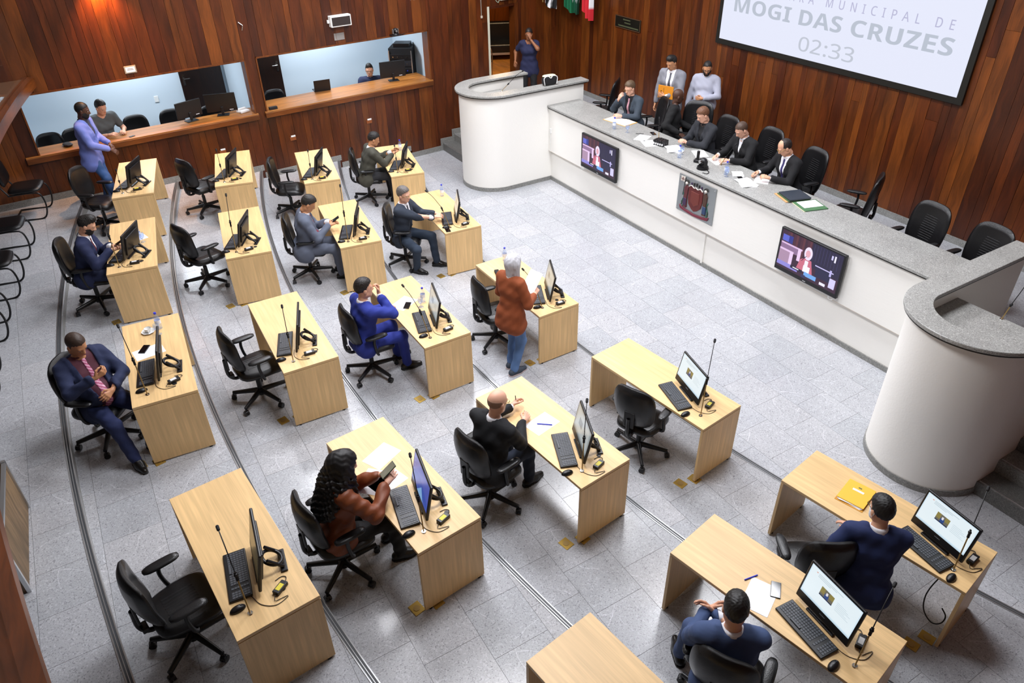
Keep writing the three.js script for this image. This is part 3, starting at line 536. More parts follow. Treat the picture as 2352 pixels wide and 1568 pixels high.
function nets(fn, lo, hi, c) {
  const nx = Math.ceil((hi[0] - lo[0]) / c) + 1, ny = Math.ceil((hi[1] - lo[1]) / c) + 1, nz = Math.ceil((hi[2] - lo[2]) / c) + 1, g = new Float32Array(nx * ny * nz), B = 6, sy = nx, sz = nx * ny, lim = B * c * .87 * 1.25 + .012;
  for (let k = 0; k < nz; k += B) for (let j = 0; j < ny; j += B) for (let i = 0; i < nx; i += B) {
    const d = fn(lo[0] + (i + B / 2) * c, lo[1] + (j + B / 2) * c, lo[2] + (k + B / 2) * c), far = Math.abs(d) > lim, ie = Math.min(i + B, nx), je = Math.min(j + B, ny), ke = Math.min(k + B, nz);
    for (let q = k; q < ke; q++) for (let p = j; p < je; p++) for (let o = i; o < ie; o++) g[o + p * sy + q * sz] = far ? d : fn(lo[0] + o * c, lo[1] + p * c, lo[2] + q * c);
  }
  const id = new Int32Array(g.length).fill(-1), pos = [], idx = [], off = [0, 1, sy, sy + 1, sz, sz + 1, sz + sy, sz + sy + 1];
  for (let k = 0; k < nz - 1; k++) for (let j = 0; j < ny - 1; j++) for (let i = 0; i < nx - 1; i++) {
    const b = i + j * sy + k * sz; let m = 0; for (let q = 0; q < 8; q++) if (g[b + off[q]] < 0) m |= 1 << q; if (m === 0 || m === 255) continue;
    let X = 0, Y = 0, Z = 0, n = 0;
    for (let q = 0; q < 8; q++) for (let w = 1; w < 8; w <<= 1) { const r = q | w; if (r === q) continue; const A = g[b + off[q]], C = g[b + off[r]]; if ((A < 0) === (C < 0)) continue; const t = A / (A - C); X += (q & 1) + (w === 1 ? t : 0); Y += (q >> 1 & 1) + (w === 2 ? t : 0); Z += (q >> 2 & 1) + (w === 4 ? t : 0); n++; }
    id[b] = pos.length / 3; pos.push(lo[0] + (i + X / n) * c, lo[1] + (j + Y / n) * c, lo[2] + (k + Z / n) * c);
  }
  const quad = (a, b, d, e, f) => { if (a < 0 || b < 0 || d < 0 || e < 0) return; f ? idx.push(a, b, d, a, d, e) : idx.push(a, d, b, a, e, d); };
  for (let k = 1; k < nz - 1; k++) for (let j = 1; j < ny - 1; j++) for (let i = 1; i < nx - 1; i++) {
    const b = i + j * sy + k * sz, A = g[b] < 0;
    if (A !== g[b + 1] < 0) quad(id[b - sy - sz], id[b - sz], id[b], id[b - sy], A);
    if (A !== g[b + sy] < 0) quad(id[b - 1 - sz], id[b - 1], id[b], id[b - sz], A);
    if (A !== g[b + sz] < 0) quad(id[b - 1 - sy], id[b - sy], id[b], id[b - 1], A);
  }
  return { pos, idx };
}
// {pos,idx} -> geometry; m moves it, col(x,y,z) gives linear rgb from unmoved coordinates
function geoOf(s, m, col) {
  const n = s.pos.length / 3, p = new Float32Array(s.pos), g = new THREE.BufferGeometry();
  if (col) { const c = new Float32Array(n * 3); for (let i = 0; i < n; i++) { const q = col(p[3 * i], p[3 * i + 1], p[3 * i + 2]); c[3 * i] = q[0]; c[3 * i + 1] = q[1]; c[3 * i + 2] = q[2]; } g.setAttribute('color', new THREE.BufferAttribute(c, 3)); }
  g.setAttribute('position', new THREE.BufferAttribute(p, 3)); g.setIndex(s.idx.slice()); if (m) { g.applyMatrix4(m); if (m.determinant() < 0) { const a = g.index.array; for (let i = 0; i < a.length; i += 3) { const t = a[i]; a[i] = a[i + 1]; a[i + 1] = t; } } } g.computeVertexNormals(); return g;
}
const lin = c => { const k = new THREE.Color(c); return [k.r, k.g, k.b]; };
const cache = {}; const once = (k, f) => cache[k] ?? (cache[k] = f());
// head, in its own frame: x to the person's left, y up, z forward
const cran = (e = 0) => ell([0, .036, -.014], [.076 + e, .094 + e, .098 + e]);
const headSkin = fem => once('head' + fem, () => {
  const f = join([cran(), ell([0, -.028, .024], [.058 - fem * .004, .086, .068]), cone([-.018, -.086, .052], [.018, -.086, .052], .024, .024), cone([-.036, -.06, .0], [.036, -.06, .0], .034, .034)], .03);
  const n = join([cone([0, .014, .086], [0, -.026, .103], .008, .0125), cone([-.011, -.03, .092], [.011, -.03, .092], .009, .009)], .012), br = cone([-.034, .024, .074], [.034, .024, .074], .013, .013), lp = cone([-.017, -.058, .083], [.017, -.058, .083], .008, .008), nk = cone([0, -.05, -.016], [0, -.11, -.026], .052 - fem * .008, .05 - fem * .008);
  const ears = [1, -1].map(s => ell([s * .077, -.006, -.008], [.011, .032, .02])), eyes = [1, -1].map(s => ell([s * .031, .006, .094], [.017, .012, .014]));
  return nets((x, y, z) => { let d = f(x, y, z); d = smin(d, nk(x, y, z), .03); d = smin(d, br(x, y, z), .015); for (const e of eyes) { const v = -e(x, y, z); d = Math.max(d, v) + Math.max(0, .008 - Math.abs(d - v)) ** 2 / .032; } d = smin(d, n(x, y, z), .012); d = smin(d, lp(x, y, z), .006); for (const e of ears) d = smin(d, e(x, y, z), .006); return Math.max(d, -.135 - y); }, [-.11, -.15, -.135], [.11, .15, .135], .0055);
});
const faceCut = (x, y, z, w = .056, top = .062) => Math.max(Math.abs(x) - w, y - top, .02 - z);
function hairShape(style, pitch) {
  const key = 'hair' + style + (['long', 'bob'].includes(style) ? pitch : '');
  return once(key, () => {
    const nz = (x, y, z, f, a) => a * Math.sin(x * f + 1.3 * Math.sin(z * f * .7)) * Math.sin(y * f * .9 + z * f * .4);
    const brow = join([1, -1].map(s => cone([s * .016, .025, .0885], [s * .044, .028, .076], .0042, .0034)), .002);
    const keep = (y, z, a, b) => a + b * z - y;   // negative where hair grows
    let f, lo = [-.12, -.11, -.14], hi = [.12, .17, .13], c = .006;
    const tuft = (x, y, z, a) => a * (Math.sin(x * 210 + 3 * Math.sin(z * 60)) * Math.sin(z * 150 + y * 90) + .6 * Math.sin(y * 260 + x * 120) * Math.sin(z * 230));
    const edge = (x, y, z) => .006 * Math.sin(x * 130 + z * 170) + .004 * Math.sin(x * 330 - y * 150) + Math.max(0, z - .02) * .25 * Math.max(0, Math.abs(x) - .03) / .045;
    const burn = (x, z) => (Math.abs(x) > .064 && z > -.012 && z < .014 ? .045 : 0);
    if (style === 'short') { const e = cran(.007), q = ell([0, .078, -.004], [.072, .066, .092]); f = (x, y, z) => Math.max(smin(e(x, y, z), q(x, y, z), .025) + tuft(x, y, z, .0017), keep(y, z, .032 - burn(x, z) - (z < -.03 ? .012 : 0), .68) + edge(x, y, z)); c = .005; }
    else if (style === 'crop') { const e = cran(.0045); f = (x, y, z) => Math.max(e(x, y, z) + tuft(x, y, z, .0006), keep(y, z, .034 - burn(x, z) - (z < -.03 ? .012 : 0), .66) + edge(x, y, z)); c = .0055; }
    else if (style === 'recede') { const e = cran(.006); f = (x, y, z) => Math.max(e(x, y, z) + tuft(x, y, z, .0012), keep(y, z, .012 - burn(x, z), .75), z + Math.max(0, y - .03) * .55 - .04 - Math.max(0, .03 - Math.abs(x)) * .5); c = .005; }
    else if (style === 'fringe') { const e = cran(.0022); f = (x, y, z) => Math.max(e(x, y, z), keep(y, z, .0 - burn(x, z), .6), y - .05 + Math.max(0, z + .03) * .9); c = .0055; }
    else if (style === 'quiff') { const e = cran(.006), q = ell([0, .108, .022], [.06, .052, .066]); f = (x, y, z) => Math.max(smin(e(x, y, z), q(x, y, z), .03) + tuft(x, y, z, .0022), keep(y, z, .034 - burn(x, z) - (z < -.03 ? .012 : 0), .68) + edge(x, y, z)); c = .005; }
    else if (style === 'bun') { const e = cran(.006), q = ell([0, .05, -.125], [.04, .04, .035]); f = (x, y, z) => smin(Math.max(e(x, y, z) + tuft(x, y, z, .001), keep(y, z, .014, .74)), q(x, y, z), .015); lo = [-.12, -.11, -.18]; }
    else if (style === 'bob') {
      const dn = [0, -Math.cos(pitch), Math.sin(pitch)], e = cran(.016), L = [0, 1, -1].map(s => { const a = [s * .07, .02, s ? -.015 : -.05], l = .155; return cone(a, [a[0] * 1.15, a[1] + dn[1] * l, a[2] + dn[2] * l - .0], s ? .04 : .075, s ? .034 : .062); }), u = join([e, ...L], .04);
      f = (x, y, z) => Math.max(u(x, y, z) + nz(x, y * .25, z, 150, .003), -faceCut(x, y, z, .055, .06), Math.min(z - .075, .05 - y)); lo = [-.16, -.26, -.2]; hi = [.16, .17, .13];
    } else { // long curls
      const C = Math.cos(pitch), Sn = Math.sin(pitch), at = (x, l, b) => [x, .02 - l * C + b * 0, -.03 + l * Sn - b], e = cran(.013), L = [];
      L.push(cone(at(0, .0, .04), at(0, .2, .13), .088, .085), cone(at(0, .2, .13), at(0, .47, .25), .085, .07));
      for (const s of [1, -1]) L.push(cone(at(s * .07, .0, .0), at(s * .12, .22, .07), .052, .06), cone(at(s * .12, .22, .07), at(s * .12, .44, .2), .06, .06), cone(at(s * .05, .15, .1), at(s * .06, .52, .26), .06, .05), cone(at(s * .088, .04, -.05), at(s * .125, .32, -.03), .03, .035));
      const u = join([e, ...L], .04); f = (x, y, z) => { const w = Math.min(1, Math.max(0, (.02 - y) * 8)); return Math.max(u(x, y, z) + nz(x, y, z, 105, .003 + .012 * w), -faceCut(x, y, z, .056, .066)); }; lo = [-.28, -.64, -.4]; hi = [.28, .17, .34]; c = .008;
    }
    return nets((x, y, z) => Math.min(f(x, y, z), brow(x, y, z)), lo, hi, c);
  });
}
const beardShape = (full) => once('beard' + full, () => { const f = join([ell([0, -.028, .024], [.0625, .091, .0735]), cone([-.018, -.088, .053], [.018, -.088, .053], .028, .028), cone([-.036, -.06, .0], [.036, -.06, .0], .039, .039)], .03); return nets((x, y, z) => Math.max(f(x, y, z), y + .034 - Math.max(0, Math.abs(x) - .045) * 2.2, .0 - z, -Math.max(Math.abs(x) - .02, Math.abs(y + .058) - .009, .06 - z)), [-.08, -.14, -.03], [.08, .02, .12], .006); });
const maskShape = () => once('mask', () => { const f = join([ell([0, -.03, .026], [.062, .09, .076]), cone([-.02, -.086, .054], [.02, -.086, .054], .03, .03), cone([0, .0, .09], [0, -.03, .103], .012, .016)], .03); return nets((x, y, z) => Math.max(f(x, y, z), y + .004 + Math.abs(x) * .35, -.112 - y, .028 - z), [-.08, -.13, 0], [.08, .02, .14], .006); });
// hand: y along the fingers, z out of the palm, x towards the thumb
const handShape = curl => once('hand' + curl, () => {
  const L = []; for (let i = 0; i < 4; i++) L.push(cone([-.006 + i * .004 - .006 * i, 0, 0], [.03 - i * .02, .085 - Math.abs(i - 1.2) * .004, 0], .0145, .0115));
  L.push(cone([0, -.045, 0], [0, .01, 0], .023, .021));
  const palm = join(L, .014), fg = [];
  [[.03, .072], [.0105, .08], [-.0095, .074], [-.029, .058]].forEach(([x, len], i) => {
    let p = [x, .085 - Math.abs(i - 1.2) * .004, 0], a = .15 + curl * .55; const seg = [.45, .31, .24], rad = [.0095, .0088, .008, .0068], fs = [];
    for (let k = 0; k < 3; k++) { const l = len * seg[k], q = [p[0] + x * .12 * l / .03, p[1] + l * Math.cos(a), p[2] + l * Math.sin(a)]; fs.push(cone(p, q, rad[k], rad[k + 1])); p = q; a += curl * .95; } fg.push(join(fs, .004));
  });
  { let p = [.016, .015, .006]; const q = [.047, .045, .014 + .012 * curl], r = [.055 - .012 * curl, .075, .022 + .02 * curl], s = [.05 - .026 * curl, .098, .026 + .026 * curl]; fg.push(join([cone(p, q, .015, .0115), cone(q, r, .0115, .0095), cone(r, s, .0095, .0075)], .006)); }
  return nets((x, y, z) => { let d = palm(x, y, z); for (const f of fg) d = smin(d, f(x, y, z), .007); return d; }, [-.07, -.07, -.05], [.09, .19, .12], .0052);
});
const vadd = (a, b, k = 1) => [a[0] + b[0] * k, a[1] + b[1] * k, a[2] + b[2] * k], vsub = (a, b) => [a[0] - b[0], a[1] - b[1], a[2] - b[2]], vlen = a => Math.hypot(...a), vnorm = a => { const l = vlen(a) || 1; return [a[0] / l, a[1] / l, a[2] / l]; }, dot = (a, b) => a[0] * b[0] + a[1] * b[1] + a[2] * b[2], cross = (a, b) => [a[1] * b[2] - a[2] * b[1], a[2] * b[0] - a[0] * b[2], a[0] * b[1] - a[1] * b[0]], lerp = (a, b, t) => [a[0] + (b[0] - a[0]) * t, a[1] + (b[1] - a[1]) * t, a[2] + (b[2] - a[2]) * t];
function ik(S0, T, a, b, pole) { let d = vsub(T, S0), l = vlen(d); const mx = (a + b) * .995; if (l > mx) { T = vadd(S0, d, mx / l); d = vsub(T, S0); l = mx; } const u = vnorm(d), c = Math.max(-1, Math.min(1, (a * a + l * l - b * b) / (2 * a * l))), s = Math.sqrt(1 - c * c); let p = vadd(pole, u, -dot(pole, u)); p = vnorm(p); return [vadd(vadd(S0, u, a * c), p, a * s), T]; }
const frame = (y, z, o) => { y = vnorm(y); z = vnorm(vadd(z, y, -dot(z, y))); const x = cross(y, z); return new THREE.Matrix4().makeBasis(V(...x), V(...y), V(...z)).setPosition(...o); };
const skinMat = new THREE.MeshStandardMaterial({ vertexColors: true, roughness: .52 });
const clothMats = {}; const clothMat = (c, r = .85) => clothMats[c + r] ?? (clothMats[c + r] = new THREE.MeshStandardMaterial({ color: c, roughness: r }));
const eyeMat = mat('#1c120d', .2), eyeWhite = mat('#bfb0a6', .35), lensRim = mat('#2a2320', .35);
const SKIN = { light: '#d8a385', fair: '#deab91', tan: '#bf8862', brown: '#8d5a3b', dark: '#4d3022' };
function person(o) {
  const sit = !o.stand, k = (o.k ?? 1) * 1.04, fat = o.fat ?? 1, q = o.cell ?? .014;
  const t = thing('person', o.label, 'person', o.pos, o.yaw, undefined);
  const P = [0, o.hip ?? (sit ? .57 : .93 * k), o.hipZ ?? (sit ? -.05 : 0)], th = (o.lean ?? .05), ro = o.roll ?? 0, tw = o.twist ?? 0;
  const up = vnorm([Math.sin(ro), Math.cos(th), Math.sin(th)]); let Lx = [Math.cos(tw), 0, -Math.sin(tw)]; Lx = vnorm(vadd(Lx, up, -dot(Lx, up))); const F = cross(Lx, up), tk = k * (o.torso ?? 1);
  const T = (x, h, f = 0) => [P[0] + Lx[0] * x + up[0] * h + F[0] * f, P[1] + Lx[1] * x + up[1] * h + F[1] * f, P[2] + Lx[2] * x + up[2] * h + F[2] * f];
  const fem = o.fem ? 1 : 0, sw = (fem ? .158 : .188) * k * (o.shoulder ?? 1);
  const hc = (w, h, r, f = 0) => cone(T(-w * k, h * tk, f), T(w * k, h * tk, f), r * k * fat, r * k * fat);
  const belly = o.belly ?? 0;
  const torso = e => [hc(.075, -.02, .108 + e), hc(.055 - fem * .008, .14, .102 - fem * .01 + e, .01 + belly * .6), hc(.072, .3, .108 - fem * .006 + e, .012), hc(sw / k - .065, .43, .068 + e), ...(belly ? [ell(T(0, .1 * tk, .06 + belly), [.12 * fat + e, .13 + e, .1 + belly + e])] : []), ...(fem ? [cone(T(-.07, .3 * tk, .085), T(.07, .3 * tk, .085), .052 + e * .7, .052 + e * .7)] : [])];
  const shL = T(sw, .435 * tk), shR = T(-sw, .435 * tk);
  const ua = .285 * k, fa = .25 * k;
  const [elL, wrL] = ik(shL, o.L ?? T(.3, .02, .1), ua, fa, o.poleL ?? [.7, -1, -.5]), [elR, wrR] = ik(shR, o.R ?? T(-.3, .02, .1), ua, fa, o.poleR ?? [-.7, -1, -.5]);
  const hipL = T(.09 * k, -.03), hipR = T(-.09 * k, -.03), tl = .43 * k, sl = .41 * k;
  const [knL, anL] = ik(hipL, o.footL ?? (sit ? [.13, .085, .42] : [.1, .085, 0]), tl, sl, o.kneeL ?? (sit ? [.15, .8, 1] : [.1, 0, 1])), [knR, anR] = ik(hipR, o.footR ?? (sit ? [-.13, .085, .42] : [-.1, .085, 0]), tl, sl, o.kneeR ?? (sit ? [-.15, .8, 1] : [-.1, 0, 1]));
  const toe = s => { const a = o['toe' + s] ?? (s === 'L' ? .15 : -.15); return [Math.sin(a), 0, Math.cos(a)]; };
  const nb = T(0, .47 * tk), hy = o.look ?? 0, hp = o.nod ?? .1, hr = o.tilt ?? 0;
  const hm = new THREE.Matrix4().makeRotationFromEuler(new THREE.Euler(hp, tw + hy, hr, 'YXZ')); const nkOff = V(0, .17, .03).applyMatrix4(new THREE.Matrix4().makeRotationFromEuler(new THREE.Euler(hp * .5 + th * .45, tw + hy * .5, hr + -ro * .5, 'YXZ'))).multiplyScalar(k);
  const hs = k * (o.head ?? .97) ; hm.scale(V(hs, hs, hs)); const hc0 = [nb[0] + nkOff.x, nb[1] + nkOff.y, nb[2] + nkOff.z]; hm.setPosition(...hc0);
  // --- body: one continuous figure with head and hands
  const bodyF = join([...torso(0), cone(T(0, .42 * tk), lerp(T(0, .5 * tk), hc0, .72), .062 * k, .046 * k), cone(shL, elL, .052 * k, .041 * k), cone(elL, wrL, .041 * k, .027 * k), cone(shR, elR, .052 * k, .041 * k), cone(elR, wrR, .041 * k, .027 * k), cone(hipL, knL, .082 * k * fat, .055 * k), cone(knL, anL, .054 * k, .037 * k), cone(hipR, knR, .082 * k * fat, .055 * k), cone(knR, anR, .054 * k, .037 * k), cone(anL, vadd(vadd(anL, toe('L'), .13), [0, -.045, 0]), .035, .026), cone(anR, vadd(vadd(anR, toe('R'), .13), [0, -.045, 0]), .035, .026)], .035);
  const pts = [P, nb, shL, shR, elL, elR, wrL, wrR, knL, knR, anL, anR, hc0, vadd(anL, toe('L'), .2), vadd(anR, toe('R'), .2)], m = .19 * fat + belly, lo = [0, 1, 2].map(i => Math.min(...pts.map(p => p[i])) - m), hi = [0, 1, 2].map(i => Math.max(...pts.map(p => p[i])) + m);
  const sk = lin(SKIN[o.skin ?? 'tan']), lip = [sk[0] * .92, sk[1] * .68, sk[2] * .66];
  const sock = lin('#15151a'), gs = [geoOf(nets(bodyF, lo, hi, .017), null, (x, y, z) => (y < .24 ? sock : sk)), geoOf(headSkin(fem), hm, (x, y, z) => (Math.hypot(x / 1.9, (y + .058) * 1.0) < .0105 && z > .07 ? lip : sk))];
  const hand = (wr, el, side, dir, palm, curl) => { const d = dir ? vnorm(dir) : vnorm(vsub(wr, el)); const f = frame(d, palm, vadd(wr, d, .035 * k)); const s = .93 * k; f.scale(V(side * s, s, s)); return geoOf(handShape(curl), f, () => sk); };
  gs.push(hand(wrL, elL, -1, o.handL, o.palmL ?? [-.6, -.7, .1], o.curlL ?? .45), hand(wrR, elR, 1, o.handR, o.palmR ?? [.6, -.7, .1], o.curlR ?? .45));
  part(t, 'body', mergeGeometries(gs), skinMat);
  const H = new THREE.Group(); // head-frame helper, not kept
  const hpart = (name, g, mt) => part(t, name, g.applyMatrix4(hm), mt);
  for (const s of [1, -1]) { const e = part(t, 'eye', new THREE.SphereGeometry(.0108, 10, 8).translate(s * .031, .005, .0755).applyMatrix4(hm), eyeWhite); part(e, 'iris', new THREE.SphereGeometry(.0074, 8, 6).translate(s * .031, .0035, .0803).applyMatrix4(hm), eyeMat); }
  if (o.hair !== 'none') part(t, 'hair', geoOf(hairShape(o.hair ?? 'short', hp), hm), clothMat(o.hairColor ?? '#17120f', .55));
  if (o.beard) part(t, 'beard', geoOf(beardShape(1), hm), clothMat(o.hairColor ?? '#17120f', .8));
  if (o.mask) { const mk = part(t, 'face_mask', geoOf(maskShape(), hm), clothMat('#e8ebf0', .8)); for (const s of [1, -1]) part(mk, 'ear_loop', tube([[s * .06, -.025, .04], [s * .078, -.01, .0], [s * .08, .0, -.03], [s * .078, -.04, -.01], [s * .055, -.075, .03]], .0022, 14, 5).applyMatrix4(hm), clothMat('#e8ebf0', .8)); }
  if (o.glasses) hpart('glasses', merge([...[1, -1].map(s => new THREE.TorusGeometry(.0225, .0022, 6, 20).scale(1, .8, 1).translate(s * .032, .004, .1)), rod([-.01, .008, .102], [.01, .008, .102], .002, 6), ...[1, -1].map(s => rod([s * .054, .008, .098], [s * .08, .008, -.01], .0022, 6))]), o.glasses === 'dark' ? lensRim : M.gold);
  // --- clothes
  const u = o.wear, tc = (x, y, z) => { const a = x - P[0], b = y - P[1], c = z - P[2]; return [a * Lx[0] + b * Lx[1] + c * Lx[2], (a * up[0] + b * up[1] + c * up[2]) / tk, a * F[0] + b * F[1] + c * F[2]]; };
  const cutTo = (a, b, f) => lerp(a, b, f);
  const topBones = (e, sl0, long) => [...torso(e), hc(.08, u.hem ?? (sit ? -.07 : -.13), .112 + e + (u.flare ?? .006)), cone(shL, elL, (.056 + e * .9) * k, (.046 + e * .8) * k), cone(shR, elR, (.056 + e * .9) * k, (.046 + e * .8) * k)];
  const wrinkle = (x, y, z) => .0048 * (u.wr ?? 1) * Math.sin(y * 38 + x * 17 + (o.ph ?? 0)) * Math.sin(x * 31 - z * 27 + y * 9);
  if (u.top) {
    const e = u.puff ?? .018, short = u.short, arms = [];
    if (short) { arms.push(cone(shL, cutTo(shL, elL, .62), (.064 + e * .5) * k, (.056 + e * .5) * k), cone(shR, cutTo(shR, elR, .62), (.064 + e * .5) * k, (.056 + e * .5) * k)); }
    else arms.push(cone(shL, elL, (.056 + e * .8) * k, (.047 + e * .7) * k), cone(elL, cutTo(elL, wrL, u.sleeve ?? .93), (.047 + e * .7) * k, (.034 + e * .6) * k), cone(shR, elR, (.056 + e * .8) * k, (.047 + e * .7) * k), cone(elR, cutTo(elR, wrR, u.sleeveR ?? u.sleeve ?? .93), (.047 + e * .7) * k, (.034 + e * .6) * k));
    const body = join([...torso(e), hc(.085, u.hem ?? (sit ? -.08 : -.14), .112 + e + (u.flare ?? .004))], .06), arm = join(arms, .02), neckHole = cone(T(0, .47 * tk, .005), lerp(T(0, .5 * tk), hc0, .6), (u.neck ?? .062) * k, .08 * k);
    const vw = u.v ? u.v : null;
    const f = (x, y, z) => {
      let d = smin(body(x, y, z), arm(x, y, z), .028); if (d > .06) return d; d += wrinkle(x, y, z);
      const [a, h, c] = tc(x, y, z);
      if (vw && c > -.02) { const w = h > vw.low ? vw.w * Math.min(1, (h - vw.low) / (.47 - vw.low)) + (vw.open ?? 0) : (vw.open ?? -.01) ; if (h > .12 && Math.abs(a) > w && Math.abs(a) < w + .05) d -= .008; const cut = Math.max(Math.abs(a) - w, .02 - c); d = Math.max(d, -cut); }
      return Math.max(d, -neckHole(x, y, z));
    };
    const tp = part(t, u.topName ?? 'jacket', geoOf(nets(f, lo, hi, q)), clothMat(u.top, u.topRough ?? .85));
    if (u.v || u.collar) {
      const sh = join(torso(e * .45), .06), nkA = T(0, .455 * tk, .0), nkB = lerp(T(0, .5 * tk), hc0, .34), col = cone(nkA, nkB, .071 * k, .066 * k), cl = u.cuffs ? [[elL, wrL], [elR, wrR]].map(([a, b]) => cone(lerp(a, b, .86), lerp(a, b, .985), .037 * k, .035 * k)) : [];
      const ns = (x, y, z) => { const [a, h, c] = tc(x, y, z); let d = Math.max(sh(x, y, z), Math.abs(a) - .115, .0 - c, (u.v ? -.04 : .38) - h); let g = Math.max(col(x, y, z), h - .512, .44 - h, -Math.max(Math.abs(a) - .012 - Math.max(0, .5 - h) * .0, .03 - c, .5 - h)); d = Math.min(d, g); for (const e2 of cl) d = Math.min(d, e2(x, y, z)); return d; };
      part(t, 'shirt', geoOf(nets(ns, lo, hi, .0125)), clothMat(u.shirt ?? u.top, .8));
    }
    if (u.tie) { const sh = join(torso(e * .45 + .006), .06); const st = u.tie2 ? lin(u.tie2) : null, c1 = lin(u.tie); const g = geoOf(nets((x, y, z) => { const [a, h, c] = tc(x, y, z); const w = h > .43 ? .02 : .017 + (.43 - h) * .055; return Math.max(sh(x, y, z), Math.abs(a) - w, .02 - c, h - .475, (u.tieLow ?? .0) - h); }, lo, hi, .0085), null, (x, y, z) => { const [a, h] = tc(x, y, z); return st && Math.sin((h + a * .8) * 190) > .35 ? st : c1; }); part(t, 'tie', g, new THREE.MeshStandardMaterial({ vertexColors: true, roughness: .6 })); }
    if (u.buttons) part(tp, 'button', new THREE.SphereGeometry(.009, 8, 6).translate(...T(0, .13 * tk, .125 + belly)), M.black);
  }
  if (u.bottom) {
    const e = .02; let list = [hc(.075, -.03, .108 + .012), cone(hipL, knL, .09 * k * fat, .066 * k), cone(knL, vadd(anL, [0, .0, 0]), .066 * k, (u.cuffR ?? .054) * k), cone(hipR, knR, .09 * k * fat, .066 * k), cone(knR, vadd(anR, [0, .0, 0]), .066 * k, (u.cuffR ?? .054) * k)];
    const bf = join(list, .03), ff = (x, y, z) => { let d = bf(x, y, z); if (d > .05) return d; d += wrinkle(x, y, z); return Math.max(d, tc(x, y, z)[1] - (sit ? .16 : .06), .045 - y + (o.floorY ?? 0)); };
    if (u.skirt) { const s2 = join([...list, cone(T(0, -.1), T(0, -.5), .17, .2)], .08); part(t, 'skirt', geoOf(nets((x, y, z) => Math.max(s2(x, y, z), tc(x, y, z)[1] - .06, .35 - y), lo, hi, q)), clothMat(u.bottom)); } else part(t, 'trousers', geoOf(nets(ff, lo, hi, q)), clothMat(u.bottom, u.bottomRough ?? .85));

  }
  if (u.shoe !== null) for (const [a, d, s] of [[anL, toe('L')], [anR, toe('R')]]) {
    const y0 = a[1] - .085, hl = [a[0] - d[0] * .045, y0 + .04, a[2] - d[2] * .045], mid = [a[0] + d[0] * .07, y0 + .034, a[2] + d[2] * .07], tp = [a[0] + d[0] * .165, y0 + .026, a[2] + d[2] * .165];
    const f = join([cone(hl, mid, .042, .046), cone(mid, tp, .046, .03), cone([a[0], y0 + .07, a[2]], [a[0] + d[0] * .03, y0 + .06, a[2] + d[2] * .03], .046, .044)], .025), sp = [hl, mid, tp, a], L0 = [0, 1, 2].map(i => Math.min(...sp.map(p => p[i])) - .07), H0 = [0, 1, 2].map(i => Math.max(...sp.map(p => p[i])) + .07);
    const sh = part(t, 'shoe', geoOf(nets((x, y, z) => Math.max(f(x, y, z), y0 + .002 - y, y - y0 - .115), L0, H0, .009)), clothMat(u.shoe ?? '#0c0b0b', u.shoeRough ?? .3));
    part(sh, 'sole', geoOf(nets((x, y, z) => Math.max(f(x, y0 + .035, z) - .003, y0 - y, y - y0 - .016), L0, H0, .009)), clothMat(u.sole ?? '#141313', .6));
  }
  t.userData.rig = undefined; delete t.userData.rig;
  return { t, wrL, wrR, T, hm, toWorld: p => { t.updateMatrixWorld(); return t.localToWorld(V(...p)).toArray(); } };
}

function member(id, u, v, turn, o) { const d = deskAt[id]; return person({ ...o, pos: d.W(u, v), yaw: Math.PI - d.a + turn * D2R }); }
const suit = (top, o = {}) => ({ top, shirt: '#e9e9ee', bottom: top, v: { w: .075, low: .14 }, cuffs: true, ...o });
const inHand = {};
inHand.A2 = member('A2', .22, -.56, -4, { label: 'seated man in navy suit and dark red tie handling his phone', ph: 1, lean: .24, nod: .48, look: -.05, skin: 'light', hair: 'quiff', beard: true, L: [.03, .86, .33], R: [-.10, .85, .33], handL: [-.5, .1, .8], handR: [.4, .1, .8], wear: suit('#1b2447', { tie: '#5c1720', v: { w: .085, low: .1 } }) });
inHand.A3 = member('A3', .26, -.60, -62, { label: 'man in navy suit, burgundy shirt and striped tie leaning back in his chair', ph: 2, lean: -.14, nod: .52, look: .15, skin: 'tan', hair: 'crop', hairColor: '#35251b', fat: 1.12, belly: .05, L: [.07, .79, .24], R: [-.10, 1.00, .27], handL: [-.9, -.2, .35], palmL: [-.2, -.5, -.9], handR: [.75, .3, .3], palmR: [.1, .3, -.9], curlR: .8, poleL: [1, -.5, -.3], poleR: [-1, -.8, 0], footL: [.14, .085, .40], footR: [-.1, .085, .50], kneeL: [.5, .8, 1], wear: { top: '#1c2647', shirt: '#4f2230', bottom: '#1c2750', tie: '#a3446b', tie2: '#d9a6bd', tieLow: -.06, v: { w: .045, low: .02, open: .06 } } });
inHand.C2 = member('C2', .14, -.67, -6, { label: 'heavy-set man in grey suit and red tie looking down at his phone', ph: 3, lean: .16, nod: .58, skin: 'tan', hair: 'short', hairColor: '#24211f', fat: 1.14, belly: .05, L: [.05, .87, .36], R: [-.11, .87, .34], handL: [-.5, .15, .8], handR: [.5, .15, .8], wear: suit('#5a6172', { tie: '#7c1426', v: { w: .08, low: .05, open: .02 } }) });
inHand.C3 = member('C3', -.02, -.68, 2, { label: 'man in royal blue suit resting his chin on his fist', ph: 4, lean: .12, nod: .02, look: -.12, skin: 'light', hair: 'short', hairColor: '#1d1512', R: [-.05, 1.10, .21], handR: [.35, .75, .1], palmR: [0, .2, -1], curlR: 1, L: [.16, .80, .30], poleR: [-.7, -.8, .5], wear: suit('#24338c') });
